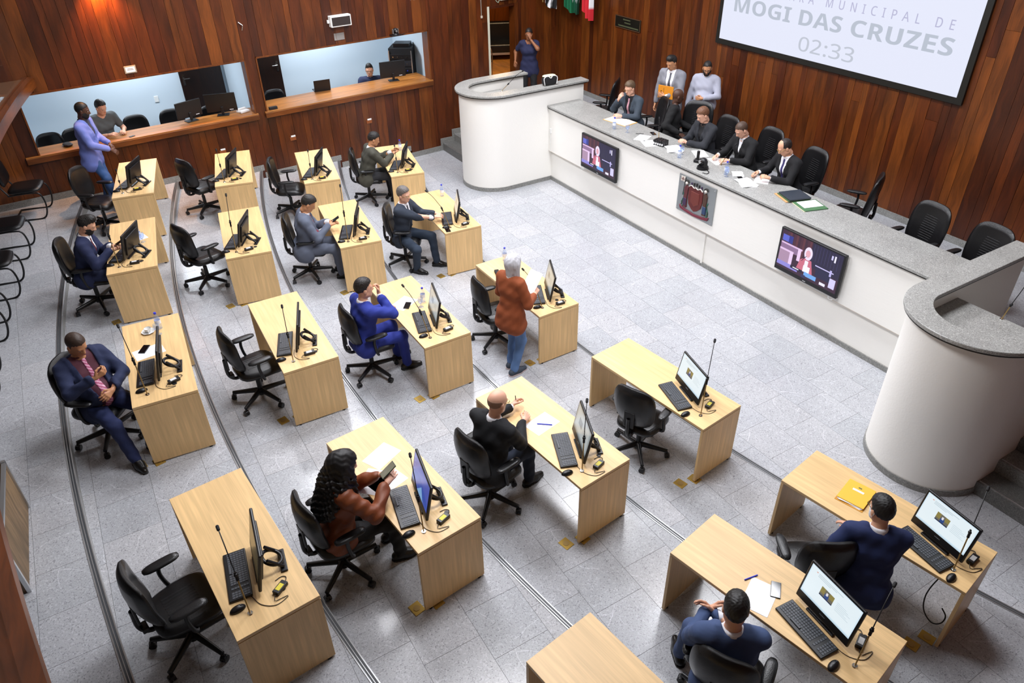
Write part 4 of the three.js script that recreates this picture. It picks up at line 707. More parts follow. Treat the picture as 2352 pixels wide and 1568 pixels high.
inHand.D1 = member('D1', .06, -.60, 4, { label: 'man in dark olive jacket bending over the front-row desk beside the booth wall', ph: 5, lean: .30, nod: .35, look: -.1, skin: 'tan', hair: 'short', hairColor: '#1b1817', L: [.03, .90, .47], R: [-.06, .88, .47], handL: [-.2, .5, .8], handR: [.2, .5, .8], wear: suit('#45443b', { bottom: '#26262a' }) });
inHand.D2 = member('D2', .16, -.72, -40, { label: 'older man in glasses and dark suit stretching both arms over his desk', ph: 6, lean: .10, nod: .12, look: -.2, tilt: .1, skin: 'fair', hair: 'short', hairColor: '#5f5a57', glasses: 'thin', L: [.20, .86, .42], R: [.08, .84, .46], handL: [.1, -.2, 1], handR: [.4, .1, .8], footR: [-.22, .085, .22], footL: [.06, .085, .46], kneeR: [-.6, .8, .6], wear: suit('#2c3442', { bottom: '#222f40', tie: '#20232e', v: { w: .085, low: .08 } }) });
inHand.D3 = member('D3', .72, -.66, 14, { label: 'standing grey-haired woman in rust jacket and blue jeans speaking at her microphone', stand: true, fem: true, k: .94, lean: .04, nod: .12, skin: 'fair', hair: 'bob', hairColor: '#bcbcc2', L: [.10, 1.06, .26], R: [-.14, 1.06, .26], handL: [-.3, .3, .8], handR: [.3, .3, .8], footL: [.07, .085, .05], footR: [-.08, .085, -.04], ph: 7, wear: { top: '#8a4420', puff: .022, bottom: '#5878a8', hem: -.17, flare: .012, collar: true, shirt: '#c8c2bd', shoe: '#39424f', sole: '#b9a6a6', shoeRough: .7 } });
inHand.C4 = member('C4', -.12, -.61, 14, { label: 'bald man in black suit and glasses with both hands on his desk', ph: 8, lean: .2, nod: .22, look: -.15, skin: 'fair', hair: 'fringe', hairColor: '#8d6c58', glasses: 'thin', R: [-.06, .80, .40], L: [.16, .82, .50], handL: [.1, .2, 1], curlL: .8, handR: [.2, .1, 1], wear: suit('#121317', { bottom: '#1b2436' }) });
inHand.B4 = member('B4', .02, -.58, -6, { label: 'woman with long curly black hair in brown leather jacket holding a phone', fem: true, ph: 9, lean: .18, nod: .35, look: -.05, skin: 'fair', hair: 'long', hairColor: '#0d0a0a', R: [-.10, .90, .38], L: [.05, .90, .37], handL: [-.45, .35, .75], handR: [.35, .35, .75], poleR: [-1, -.9, 0], wear: { top: '#763a17', topRough: .55, wr: 1.9, puff: .026, bottom: '#101012', collar: true, hem: -.06, neck: .07 } });
inHand.C5 = member('C5', .02, -.76, 40, { label: 'man in slate-blue suit sitting sideways with clasped hands', ph: 10, lean: .10, nod: .18, look: -.1, skin: 'light', hair: 'short', hairColor: '#14110f', L: [.11, .76, .36], R: [.03, .77, .34], handL: [-.75, .25, .45], handR: [.75, .25, .45], palmL: [-.5, -.2, -.6], palmR: [.5, -.2, -.6], footL: [.22, .085, .44], wear: suit('#3f5178', { bottom: '#3d4d72' }) });
inHand.D5 = member('D5', .18, -.60, 34, { label: 'man in navy suit wearing a white face mask and glasses at the front row', ph: 11, lean: .22, nod: .15, look: .42, skin: 'light', hair: 'short', hairColor: '#12100f', mask: true, glasses: 'dark', L: [.20, .78, .24], R: [.08, .78, .26], handL: [-.5, .2, .7], handR: [.6, .2, .6], torso: 1.05, wear: suit('#1e2b56', { bottom: '#1a2448' }) });
person({ label: 'man in light blue blazer and jeans leaning on the booth counter', pos: [-5.98, 4 * S, 8.02], yaw: 2.75, stand: true, k: 1.03, lean: .10, roll: -.05, nod: .25, look: .15, skin: 'dark', hair: 'crop', hairColor: '#0e0c0b', beard: true, ph: 12, fat: 1.05, L: [.10, 1.08, .30], R: [-.10, 1.04, .34], handL: [-.6, -.3, .5], handR: [.3, -.5, .6], footL: [.08, .085, -.02], footR: [-.05, .085, .20], wear: { top: '#6d7cc4', shirt: '#31374a', bottom: '#3a5c92', v: { w: .07, low: .12 }, hem: -.17, shoe: '#4a2f25', shoeRough: .5 } });
person({ label: 'man in grey T-shirt leaning over the counter inside the long booth', pos: [-7.12, BF, 7.72], yaw: 1.95, stand: true, k: 1.0, lean: .32, nod: .35, look: .2, skin: 'light', hair: 'short', hairColor: '#1e1714', ph: 13, L: [.2, 1.16, .40], R: [-.12, 1.17, .44], wear: { top: '#565b5c', short: true, topName: 'tshirt', puff: .012, bottom: '#23262c' } });
person({ label: 'technician in navy polo and glasses sitting behind the hatch monitor', pos: [-7.72, BF + .05, 2.28], yaw: 1.25, nod: .12, look: -.1, skin: 'light', hair: 'quiff', hairColor: '#16120f', glasses: 'dark', ph: 14, L: [.2, .74, .3], R: [-.2, .74, .3], wear: { top: '#232a4a', short: true, topName: 'polo_shirt', puff: .014, collar: true, shirt: '#232a4a', bottom: '#1c1d22' } });
person({ label: 'woman in navy blouse with a hand to her face by the stage doorway', pos: [-6.28, HS, -.92], yaw: .95, stand: true, fem: true, k: .95, nod: .12, look: -.1, skin: 'brown', hair: 'bun', hairColor: '#1d1512', ph: 15, fat: 1.06, L: [.05, 1.45, .17], handL: [-.35, .9, -.1], palmL: [-.3, -.1, -1], poleL: [1, -1, .2], R: [-.30, 1.02, .10], handR: [-.1, -.6, .7], wear: { top: '#1d2142', short: true, topName: 'blouse', puff: .014, neck: .085, bottom: '#0d0d10', hem: -.16 } });
const ds = (x, z, yaw, o) => person({ pos: [x, HS, z], yaw, ...o });
ds(-2.66, -.93, .1, { label: 'seated man with pink tie holding a hand to his mouth at the dais', ph: 16, lean: .18, nod: .3, skin: 'fair', hair: 'short', hairColor: '#5a4632', glasses: 'thin', R: [-.11, 1.00, .30], handR: [.45, .85, -.15], palmR: [.2, .1, -1], poleR: [-.6, -1, .3], L: [.12, .79, .36], wear: { top: '#3a444f', shirt: '#15151a', tie: '#c795a0', bottom: '#2a2f38', v: { w: .06, low: .02, open: .03 } } });
const p17 = ds(-2.40, -1.62, .35, { label: 'standing man in pale grey suit holding an orange folder', stand: true, ph: 17, nod: .42, look: -.25, skin: 'tan', hair: 'quiff', hairColor: '#15120f', R: [-.30, .78, .06], L: [.02, 1.06, .24], handL: [-.85, .1, .2], palmL: [0, 0, -1], poleL: [1, -.8, -.2], wear: suit('#85868e', { tie: '#4b4d57', v: { w: .05, low: .06, open: .035 } }) });
ds(-1.90, -1.98, .5, { label: 'standing bearded man in light grey shirt wearing glasses and a lanyard', stand: true, ph: 18, k: .97, fat: 1.1, belly: .05, nod: .35, look: .25, skin: 'tan', hair: 'crop', hairColor: '#171310', beard: true, glasses: 'dark', R: [-.30, .78, .10], L: [.07, 1.10, .27], handL: [-.9, -.1, .1], palmL: [0, 0, -1], poleL: [1, -.8, -.1], wear: { top: '#a7a9b8', topName: 'shirt_body', puff: .016, collar: true, shirt: '#b6b8c6', bottom: '#101013', hem: -.02, flare: -.01 } });
ds(-1.68, -1.08, 2.35, { label: 'bald man in black gown turning round in his dais chair', ph: 19, lean: .05, roll: .18, nod: .2, look: .3, skin: 'dark', hair: 'none', L: [.2, .66, .3], R: [-.28, .70, .1], wear: { top: '#0c0c0e', bottom: '#0c0c0e', puff: .024, collar: true, shirt: '#15151a' } });
ds(-.72, -.92, -.12, { label: 'seated man in charcoal jacket with folded hands on the dais counter', ph: 20, lean: .14, nod: .46, look: -.15, skin: 'fair', hair: 'short', hairColor: '#6a4630', L: [.06, .81, .38], R: [-.10, .81, .37], handL: [-.7, .25, .6], handR: [.6, .25, .6], wear: { top: '#26282e', shirt: '#131317', bottom: '#1d1e22', v: { w: .07, low: .1 } } });
ds(.14, -.97, -.1, { label: 'seated man in black suit looking down at his hands behind the camera', ph: 21, lean: .20, nod: .62, look: -.1, skin: 'fair', hair: 'crop', hairColor: '#4a372b', L: [.14, .80, .40], R: [-.16, .80, .40], handL: [-.5, 0, .8], handR: [.3, 0, .9], wear: suit('#0f0f12', { v: { w: .05, low: .25 } }) });
ds(1.08, -.92, -.2, { label: 'seated man in glasses and black suit writing at the dais', ph: 22, lean: .22, nod: .58, look: -.3, skin: 'light', hair: 'recede', hairColor: '#241c19', glasses: 'thin', L: [.12, .81, .40], R: [-.20, .80, .38], handR: [.1, -.1, 1], curlR: .8, curlL: .7, wear: suit('#0d0d11', { tie: '#332c63', v: { w: .07, low: .06, open: .01 } }) });

// ================= THINGS ON THE DAIS, WALLS AND DESKS =================
// ---- projected picture on the stage wall
const projTex = canvasTex(1840, 1040, (c, w, h) => {
  c.fillStyle = '#e9edff'; c.fillRect(0, 0, w, h); const px = 1840 / 4.54, X = x => (x + 2.14) * px, Y = y => h - (y - 2.785) * px;
  const txt = (s, font, col, x0, x1, y) => { c.font = font; c.fillStyle = col; const m = c.measureText(s).width; c.save(); c.translate(X(x0), Y(y)); c.scale((X(x1) - X(x0)) / m, 1); c.fillText(s, 0, 0); c.restore(); };
  txt('MOGI DAS CRUZES', 'bold 128px sans-serif', '#bcc4d2', -1.92, 2.17, 3.275); c.lineWidth = 5; c.strokeStyle = '#bcc4d2';
  c.font = '72px sans-serif'; c.fillStyle = '#b9b9d8'; const s = 'CÂMARA MUNICIPAL DE'; let cx = X(2.09) - 0; const gap = 34; for (let i = s.length - 1; i >= 0; i--) { const m = c.measureText(s[i]).width; cx -= m; c.fillText(s[i], cx, Y(3.6)); cx -= gap; }
  txt('02:33', '120px sans-serif', '#c3c9d6', -.40, .70, 2.895);
});
{
  const t = thing('projection_screen', 'large projection screen with dark border showing the council name and a clock', 'screen', [.13, 0, ZS]);
  part(t, 'backing', rbox(4.72, 2.76, .04, .004, 0, 4.075, .03), M.blackEdge);
  part(t, 'picture', new THREE.PlaneGeometry(4.54, 2.57).translate(0, 4.07, .0515), new THREE.MeshStandardMaterial({ color: '#202022', roughness: .8, emissive: '#ffffff', emissiveMap: projTex, emissiveIntensity: .93 }));
}
// ---- wall televisions under the counter
const tvTex = canvasTex(640, 360, (c, w, h) => {
  const g = (col, ...r) => { c.fillStyle = col; c.fillRect(...r); };
  g('#3a2036', 0, 0, w, h); for (let i = 0; i < 12; i++) g(['#4a2436', '#5c2f3a', '#3c1d33'][i % 3], 60 + i * 24, 0, 22, 190); g('#241f3d', 330, 0, 310, 230); for (let i = 0; i < 9; i++) g('#3a3560', 350 + i * 31, 10, 4, 150);
  g('#5a63c8', 14, 40, 70, 60); g('#2c3488', 80, 34, 44, 70); g('#d9b7dd', 10, 110, 230, 16); g('#8c6d92', 10, 126, 190, 60); g('#e6c7ea', 196, 112, 34, 120); g('#e0c0e4', 6, 170, 150, 18); g('#a98aa6', 6, 188, 112, 110); g('#e3c6ea', 118, 176, 36, 150); g('#8d86d4', 0, 298, 230, 40);
  g('#232344', 410, 200, 160, 90); g('#c7c0ee', 395, 186, 190, 10); g('#b9b2e6', 545, 170, 20, 60); g('#cfc9f2', 560, 240, 60, 90);
  c.fillStyle = '#c76a80'; c.beginPath(); c.moveTo(210, 300); c.lineTo(235, 200); c.lineTo(280, 170); c.lineTo(350, 175); c.lineTo(385, 300); c.fill(); c.fillStyle = '#e9dcf4'; c.beginPath(); c.ellipse(305, 120, 42, 62, 0, 0, 7); c.fill(); c.fillStyle = '#dfa6b4'; c.beginPath(); c.ellipse(303, 122, 24, 34, 0, 0, 7); c.fill(); g('#efe9f8', 286, 190, 36, 70); c.fillStyle = '#f3edf8'; c.fillRect(280, 240, 70, 60); c.strokeStyle = '#1a1730'; c.lineWidth = 5; c.beginPath(); c.moveTo(250, 210); c.lineTo(290, 150); c.stroke();
  g('#1d1b34', 150, 296, 130, 26); g('#e9e8f5', 176, 303, 66, 10); g('#6fa6e6', 300, 296, 130, 40); g('#2a2a55', 280, 330, 40, 30); g('#e8e6fa', 470, 318, 60, 26); g('#e8e4fb', 560, 30, 16, 60); g('#c9c4ee', 530, 36, 18, 40);
});
const tvMat = new THREE.MeshStandardMaterial({ color: '#050506', roughness: .3, emissive: '#ffffff', emissiveMap: tvTex, emissiveIntensity: 1.1 });
for (const [x, l] of [[-2.25, 'wall television on the dais front nearer the booth wall'], [2.50, 'wall television on the dais front nearer the far podium']]) {
  const t = thing('television', l, 'television', [x, 1.03, .06]);
  part(t, 'housing', rbox(1.06, .64, .05, .01, 0, 0, .055, 3), M.plastic); part(t, 'picture', new THREE.PlaneGeometry(1.0, .555).translate(0, .02, .0812), tvMat);
  part(t, 'mount', box(.3, .3, .04, 0, 0, .018), M.black); part(t, 'logo', box(.05, .01, .002, 0, -.295, .081), M.chrome);
  part(t, 'cable_loop', new THREE.TorusGeometry(.035, .006, 8, 18).rotateY(.6).translate(x < 0 ? -.49 : .44, -.345, .05), mat('#e4e4e4', .4));
}
// ---- coat of arms on a brushed plate
{
  const t = thing('coat_of_arms_plaque', 'brushed steel plaque with a painted coat of arms on the dais front', 'plaque', [.22, 1.10, .06]);
  const steel = mat('#9ea3a5', .4, { metalness: .75 }), red = mat('#5f1c1a', .5), brown = mat('#4a2f24', .55), green = mat('#29442f', .55), blue = mat('#2a3f63', .55), purple = mat('#3c2748', .55), dark = mat('#23201d', .5), pale = mat('#cfc7bd', .5), teal = mat('#2c6a5c', .5);
  part(t, 'plate', rbox(.82, .60, .016, .004, 0, 0, .01), steel);
  const ex = (pts, d = .012) => { const s = new THREE.Shape(pts.map(p => new THREE.Vector2(...p))); return new THREE.ExtrudeGeometry(s, { depth: d, bevelEnabled: true, bevelSize: .003, bevelThickness: .003, bevelSegments: 1 }).translate(0, 0, .018); };
  const sh = part(t, 'shield', ex([[-.15, .16], [-.06, .18], [0, .165], [.06, .18], [.15, .16], [.155, -.02], [.13, -.12], [.06, -.18], [0, -.205], [-.06, -.18], [-.13, -.12], [-.155, -.02]]), red);
  part(sh, 'field', ex([[-.09, .11], [.09, .11], [.09, -.06], [0, -.12], [-.09, -.06]], .018), mat('#6c2b22', .5)); part(sh, 'scroll', tube([[-.15, .17, .036], [-.1, .2, .036], [-.04, .175, .036], [0, .19, .036], [.04, .175, .036], [.1, .2, .036], [.15, .17, .036]], .008, 40, 6), pale);
  for (let i = 0; i < 5; i++) part(t, 'crown_tower', box(.022, .05 - Math.abs(i - 2) * .006, .014, (i - 2) * .055, .235 - Math.abs(i - 2) * .008, .026), i % 4 ? dark : purple);
  for (const s of [-1, 1]) {
    const f = part(t, 'supporter', ex([[s * .17, .14], [s * .215, .17], [s * .25, .12], [s * .245, -.02], [s * .25, -.19], [s * .18, -.2], [s * .185, -.02]], .016), s < 0 ? mat('#5a2327', .5) : brown);
    part(f, 'supporter_head', new THREE.SphereGeometry(.026, 12, 10).translate(s * .212, .2, .03), pale); part(f, 'hat', ex([[s * .165, .215], [s * .26, .215], [s * .235, .245], [s * .19, .245]], .014), dark); part(f, 'leggings', ex([[s * .185, -.05], [s * .25, -.05], [s * .25, -.17], [s * .185, -.17]], .019), s < 0 ? purple : blue);
    for (let i = 0; i < 7; i++) part(t, 'laurel_leaf', new THREE.SphereGeometry(.02, 8, 6).scale(.5, 1.4, .3).rotateZ(s * (.5 - i * .12)).translate(s * (.275 + .02 * Math.sin(i)), -.2 + i * .034, .024), i % 3 ? green : teal);
  }
  part(t, 'flagstaff', rod([-.285, -.02, .028], [-.255, .28, .028], .005), dark); const fl = part(t, 'banner_flag', ex([[-.36, .2], [-.27, .2], [-.265, .28], [-.355, .275]], .006), pale); part(fl, 'flag_cross', merge([box(.07, .008, .006, -.312, .24, .028), box(.008, .06, .006, -.312, .24, .028)]), red);
  part(t, 'motto_ribbon', ex([[-.33, -.2], [-.2, -.235], [0, -.255], [.2, -.235], [.33, -.2], [.31, -.25], [.19, -.27], [0, -.285], [-.19, -.27], [-.31, -.25]], .014), mat('#6d2233', .5));
  for (const [x, y] of [[-.38, .27], [.38, .27], [-.38, -.27], [.38, -.27]]) part(t, 'screw', cyl(.008, .008, .006, 0, 0, 0, 10).rotateX(Math.PI / 2).translate(x, y, .02), M.chrome);
}
whole('wall_socket', 'small white socket and cord at the inner dais corner', 'socket', merge([rbox(.05, .09, .02, .004, 0, 0, .01), rod([0, -.04, .012], [0, -.42, .012], .005, 6)]), M.whiteFlat, [-3.92, 1.05, .06]);
// ---- dark name plaque on the stage wall
{
  const t = thing('name_plaque', 'dark metal plaque with raised rim on the stage wall', 'plaque', [-4.81, 2.61, ZS + .003]);
  part(t, 'plate', rbox(.84, .24, .02, .01, 0, 0, .01), mat('#12140f', .35)); part(t, 'rim', merge([box(.80, .01, .012, 0, .112, .018), box(.80, .01, .012, 0, -.112, .018), box(.01, .2, .012, .408, 0, .018), box(.01, .2, .012, -.408, 0, .018)]), mat('#7c5c42', .4, { metalness: .5 }));
  part(t, 'engraved_lines', merge([box(.24, .022, .004, -.03, .06, .021), box(.2, .022, .004, 0, .0, .021), box(.66, .026, .004, .03, -.07, .021)]), mat('#4b5038', .5));
}
// ---- flags in the stage corner
function flag(x, z, label, cols, hang, turn) {
  const t = thing('flag', label, 'flag', [x, HS, z], turn, 'flags in the stage corner');
  part(t, 'pole', rod([0, 2.05, 0], [0, 3.9, 0], .014), M.gold); part(t, 'wall_bracket', merge([rod([0, 2.5, 0], [0, 2.5, -.15], .012), rod([0, 3.4, 0], [0, 3.4, -.15], .012)]), M.gold); part(t, 'finial', new THREE.SphereGeometry(.03, 12, 10).translate(0, 3.93, 0), M.gold);
  const nu = 36, nv = 40; const g = new THREE.PlaneGeometry(1, 1, nu, nv), p = g.attributes.position, c = new Float32Array(p.count * 3);
  for (let i = 0; i < p.count; i++) { const u = p.getX(i) + .5, v = .5 - p.getY(i); const drop = hang + u * .28 * (1 - v) + .0, y = 3.75 - v * (3.75 - drop) - u * v * .22 + (1 - Math.abs(u - .35) * 1.3) * -.12 * v; p.setXYZ(i, .02 + u * .30 + .02 * Math.sin(v * 5 + u * 4), y, .07 * Math.sin(u * 15 + v * 1.5) * (.5 + .5 * u) + .05); const k = cols(u, v); c.set(k, i * 3); }
  g.setAttribute('color', new THREE.BufferAttribute(c, 3)); g.computeVertexNormals(); part(t, 'cloth', g, new THREE.MeshStandardMaterial({ vertexColors: true, roughness: .85, side: THREE.DoubleSide }));
}
const fc = { k: lin('#17171a'), w: lin('#e9e9ea'), g: lin('#0f6a43'), r: lin('#c9202c'), dg: lin('#0c4f36') };
flag(-6.72, -1.56, 'black and white striped flag nearest the doorway', (u, v) => (Math.floor((u * 1.2 + v) * 9) % 3 === 0 ? fc.w : fc.k), 2.12, 1.6);
flag(-6.74, -2.16, 'green flag between the striped and the red flag', (u, v) => (v > .42 && v < .9 && u > .55 && Math.sin(u * 40 + v * 20) > .6 ? fc.w : u > .6 ? fc.dg : fc.g), 1.98, .75);
flag(-6.05, -2.22, 'red and white flag furthest from the doorway', (u, v) => (u > .72 && v < .9 ? fc.w : fc.r), 1.98, 0);
// ---- small fittings on the booth wall (wall frame: along = z, out = +x)
const onWall = (z, y, out = 0) => { const c = Math.cos(WT), s = Math.sin(WT); return [WX + z * s + out * c, y, z * c - out * s]; };
const wThing = (n, l, cat, z, y, grp) => thing(n, l, cat, onWall(z, y, .002), WT, grp);
{ const t = wThing('wall_speaker', 'white-framed black loudspeaker box above the technician hatch', 'speaker', 3.155, 3.03); part(t, 'case', rbox(.13, .2, .42, .01, .065, 0, 0), M.whiteFlat); part(t, 'grille', box(.01, .15, .37, .132, 0, 0), mat('#2a1f1c', .7)); part(t, 'bracket', rbox(.04, .06, .04, .006, .04, 0, .23), M.whiteFlat); part(t, 'cable', tube([[.01, -.1, .08], [.008, -.3, .1], [.006, -.42, .06]], .004, 14, 6), mat('#6b4a3a', .6)); }
whole('cover_plate', 'grey blank cover plate below the wall loudspeaker', 'plate', rbox(.012, .13, .21, .003, .006, 0, 0), mat('#8b8682', .6), onWall(3.19, 2.735), WT);
{ const t = wThing('notice_frame', 'small white framed notice above the long booth hatch', 'notice', 7.02, 2.72); part(t, 'frame', rbox(.014, .12, .19, .003, .007, 0, 0), mat('#a99a84', .5)); part(t, 'sheet', box(.002, .085, .15, .0152, 0, 0), M.paper); part(t, 'print', merge([box(.001, .008, .09, .0166, .015, 0), box(.001, .008, .1, .0166, -.004, 0)]), mat('#8a8a88', .7)); }
{ const t = wThing('ptz_camera', 'dome camera on a bracket above the technician hatch', 'camera', 2.02, 2.62); part(t, 'shelf', rbox(.16, .014, .2, .004, .08, 0, 0), M.plastic); part(t, 'base', cyl(.055, .065, .03, .085, .022, 0, 20), M.plastic); const h = part(t, 'head', new THREE.SphereGeometry(.05, 18, 14).translate(.085, .085, 0), M.plastic); part(h, 'lens', cyl(.022, .022, .02, 0, 0, 0, 16).rotateZ(Math.PI / 2).translate(.135, .08, 0), M.chrome); part(t, 'yoke', merge([box(.05, .09, .012, .085, .07, .055), box(.05, .09, .012, .085, .07, -.055)]), mat('#6d6a68', .4)); part(t, 'cable', tube([[.02, 0, -.1], [.03, -.02, -.16], [.02, -.01, -.24]], .006, 12, 6), M.black); }
[[2.80, 1.02, 'pair of timber-toned socket plates below the technician hatch'], [4.47, 1.01, 'single socket plate below the technician hatch'], [5.86, 1.04, 'timber-toned socket plate below the long booth hatch']].forEach(([z, y, l]) => { const t = wThing('socket_plate', l, 'socket', z, y, 'socket plates on the booth wall'); part(t, 'plate', rbox(.012, .07, .12, .003, .006, -.03, 0), mat('#8a4a20', .5)); part(t, 'socket', rbox(.016, .03, .09, .003, .008, .018, -.01), M.whiteFlat); });
{ const t = wThing('wall_hook', 'small bright metal hook high on the booth wall', 'hook', 5.02, 3.17); part(t, 'stem', merge([rod([0, .05, .03], [.05, 0, -.02], .012), rod([.05, 0, -.02], [.02, -.08, 0], .01)]), M.chrome); }
{ const t = wThing('wall_conduit', 'thin pale conduit with a pull switch beside the stage doorway', 'conduit', -.09, 2.72); part(t, 'pipe', rod([.012, .0, 0], [.012, 1.6, .02], .009), mat('#8d8377', .5)); part(t, 'switch', rbox(.03, .05, .04, .005, .015, -.03, 0), mat('#c4b8a4', .5)); }
{ const t = wThing('emergency_lamp', 'pale emergency lamp box above the stage doorway', 'lamp', -.72, 3.03); part(t, 'box', rbox(.09, .12, .34, .012, .045, 0, 0), mat('#cfcbb8', .5)); part(t, 'cable', tube([[.02, -.06, .17], [.03, -.1, .2], [.02, -.05, .26]], .006, 12, 6), mat('#9fb09a', .5)); }
// lobby: dark sofa and a chrome trolley
{ const t = thing('leather_sofa', 'dark leather sofa in the lobby beyond the doorway', 'sofa', [-10.5, HS, -2.75], 1.1); part(t, 'seat', rbox(1.5, .22, .6, .06, 0, .31, .05, 4), M.leather); part(t, 'back', rbox(1.5, .55, .2, .07, 0, .62, -.28, 4), M.leather); for (const s of [-1, 1]) part(t, 'arm', rbox(.18, .5, .75, .06, s * .8, .36, 0, 4), M.leather); part(t, 'plinth', box(1.5, .06, .6, 0, .17, .04), M.alu); for (const s of [-1, 1]) part(t, 'foot', box(.06, .15, .5, s * .7, .075, 0), M.alu); }
{ const t = thing('tubular_stand', 'chrome tubular stand in the lobby beyond the doorway', 'stand', [-8.75, HS, -1.35]); part(t, 'frame', merge([tube([[0, 0, 0], [0, .7, 0], [0, .78, .06], [0, .78, .2]], .014, 24, 8), rod([0, .42, 0], [0, .42, .22], .012), rod([0, 0, .22], [0, .78, .2], .014)]), M.chrome); }
// ---- booth furniture
const sc0 = proto.chair;
[[-7.7, 8.62, 1.5, 'at the end of the long booth counter'], [-7.75, 8.15, 1.7, 'behind the man in the grey T-shirt'], [-7.95, 7.08, 1.6, 'in the middle of the long booth'], [-7.95, 6.42, 1.5, 'between the door and the middle of the long booth'], [-7.75, 5.72, 1.3, 'behind the monitor in the long booth'], [-8.15, 4.28, 1.5, 'by the dark door of the technician booth'], [-7.82, 2.22, 1.25, 'under the technician']].forEach(([x, z, r, l]) => { const c = sc0.clone(); c.userData = {}; place(c, 'dark booth chair ' + l, 'chair', [x, BF, z], r, 'booth chairs'); });
function backMonitor(label, pos, turn, w = .5) { const t = thing('computer_monitor', label, 'monitor', pos, turn); part(t, 'panel', rbox(w, w * .6, .03, .008, 0, .07 + w * .3, 0, 2).rotateX(.06), M.plastic); part(t, 'stand', merge([rbox(.05, .14, .03, .008, 0, .09, .03), rbox(.22, .015, .16, .006, 0, .008, .02)]), M.plastic); part(t, 'sticker', box(.07, .02, .002, w * .3, .1, .02), M.paper); }
backMonitor('black monitor seen from behind on the long booth counter', [-6.86, 1.6, 5.62], 1.3, .56); backMonitor('second black monitor turned aside on the long booth counter', [-6.84, 1.6, 6.22], 1.9, .5); backMonitor('black monitor seen from behind in front of the technician', [-7.22, 1.6, 1.95], 1.45, .56);
{ const t = thing('laptop', 'black laptop with raised lid on the technician counter', 'laptop', [-7.3, 1.6, 3.5], 1.5); part(t, 'keyboard_base', rbox(.34, .016, .23, .006, 0, .008, -.12), M.plastic); part(t, 'lid', rbox(.34, .22, .01, .004, 0, .11, 0).rotateX(.12).translate(0, .015, 0), M.plastic); }
whole('desk_phone', 'pale desk telephone at the end of the long booth counter', 'telephone', merge([rbox(.16, .04, .2, .012, 0, .02, 0), rbox(.05, .03, .2, .012, -.05, .055, 0)]), mat('#dcd9d6', .4), [-6.82, 1.6, 5.26], .4);
whole('counter_box', 'small black box at the near end of the technician counter', 'box', rbox(.07, .05, .16, .006, 0, .025, 0), M.blackMatte, [-6.66, 1.6, 4.72], WT);
whole('small_bag', 'small dark bag on the long booth counter behind the blazer man', 'bag', pad(.2, .05, .14, 6, 4, 6, 3).translate(0, .025, 0), mat('#2b201b', .6), [-6.62, 1.6, 8.32], .3);
whole('small_phone', 'small dark phone lying on the long booth counter', 'phone', rbox(.05, .01, .1, .004, 0, .005, 0), M.black, [-6.5, 1.6, 7.3], .6);
{ const t = thing('equipment_rack', 'tall black equipment rack in the technician booth', 'rack', [-7.95, BF, 1.38], .95); part(t, 'cabinet', rbox(.52, 1.62, .5, .012, 0, .81, -.02), M.blackMatte); part(t, 'rail', merge([box(.02, 1.5, .02, .25, .82, .24), box(.02, 1.5, .02, -.25, .82, .24)]), M.alu); for (let i = 0; i < 9; i++) { const u = part(t, 'rack_unit', rbox(.46, .1, .02, .004, 0, .28 + i * .145, .235), mat(i % 2 ? '#22262c' : '#15171a', .4)); part(u, 'knob', merge([0, 1, 2, 3].map(k => cyl(.012, .012, .02, 0, 0, 0, 8).rotateX(Math.PI / 2).translate(-.16 + k * .1, .28 + i * .145, .25))), i % 3 ? M.chrome : M.cap); } part(t, 'top_box', rbox(.36, .08, .3, .008, .02, 1.66, 0), M.plastic); part(t, 'cable', tube([[-.26, 1.3, .1], [-.36, 1.1, .14], [-.3, .9, .12]], .008, 14, 6), M.black); }
whole('wall_outlet', 'white outlet on the pale wall of the long booth', 'outlet', rbox(.02, .12, .08, .004, .01, 0, 0), M.whiteFlat, [BX, 1.5, 6.5], 0);

// ---- on the dais counter
const CT = 1.54;
[[-2.15, -.11, 'near the pink-tied man'], [-.43, -.10, 'in front of the man with folded hands'], [.50, -.21, 'behind the dome camera']].forEach(([x, z, w]) => place(stock('bottle', makeBottle), 'blue-capped water bottle on the dais counter ' + w, 'bottle', [x, CT, z], rnd() * 6, 'water bottles'));
[[-1.87, -.18, 'near the pink-tied man'], [-.52, -.23, 'beside the middle bottle'], [.57, -.15, 'beside the bottle behind the dome camera']].forEach(([x, z, w]) => place(stock('goblet', makeGoblet), 'stemmed water glass on the dais counter ' + w, 'glass', [x, CT, z], 0, 'water glasses'));
{ const t = thing('open_folder', 'open folder of white sheets before the pink-tied man', 'folder', [-2.43, CT, -.46], .15); part(t, 'cover', rbox(.56, .006, .33, .002, 0, .003, 0), mat('#d9a55c', .6)); part(t, 'page', box(.25, .004, .3, -.135, .008, 0), M.paper); part(t, 'page', box(.25, .004, .3, .13, .008, 0), M.paper); }
const sheet = (label, x, z, r, n = 1, y = CT, w = .21, d = .297, grp = 'sheets of paper') => whole('paper_sheet', label, 'paper', paperGeo(w, d, n), M.paper, [x, y, z], r, grp);
sheet('white sheet on the dais counter before the bald man', -1.50, -.22, .5); sheet('white sheet half under the battery crate', -1.22, -.13, 1.2); sheet('thick stack of papers before the man with folded hands', -.76, -.28, 1.1, 14, CT, .23, .3); sheet('white sheet beside the middle bottle and the radio handset', -.38, -.50, 1.1); sheet('white sheet behind the dome camera', .02, -.50, 1.3); sheet('small folded pad between the two phones on the dais', .60, -.36, .9, 6, CT, .16, .2); sheet('thick bundle of papers before the writing man', .92, -.21, 1.2, 12, CT, .22, .32); sheet('loose page under the hand of the writing man', .96, -.50, .6, 2);
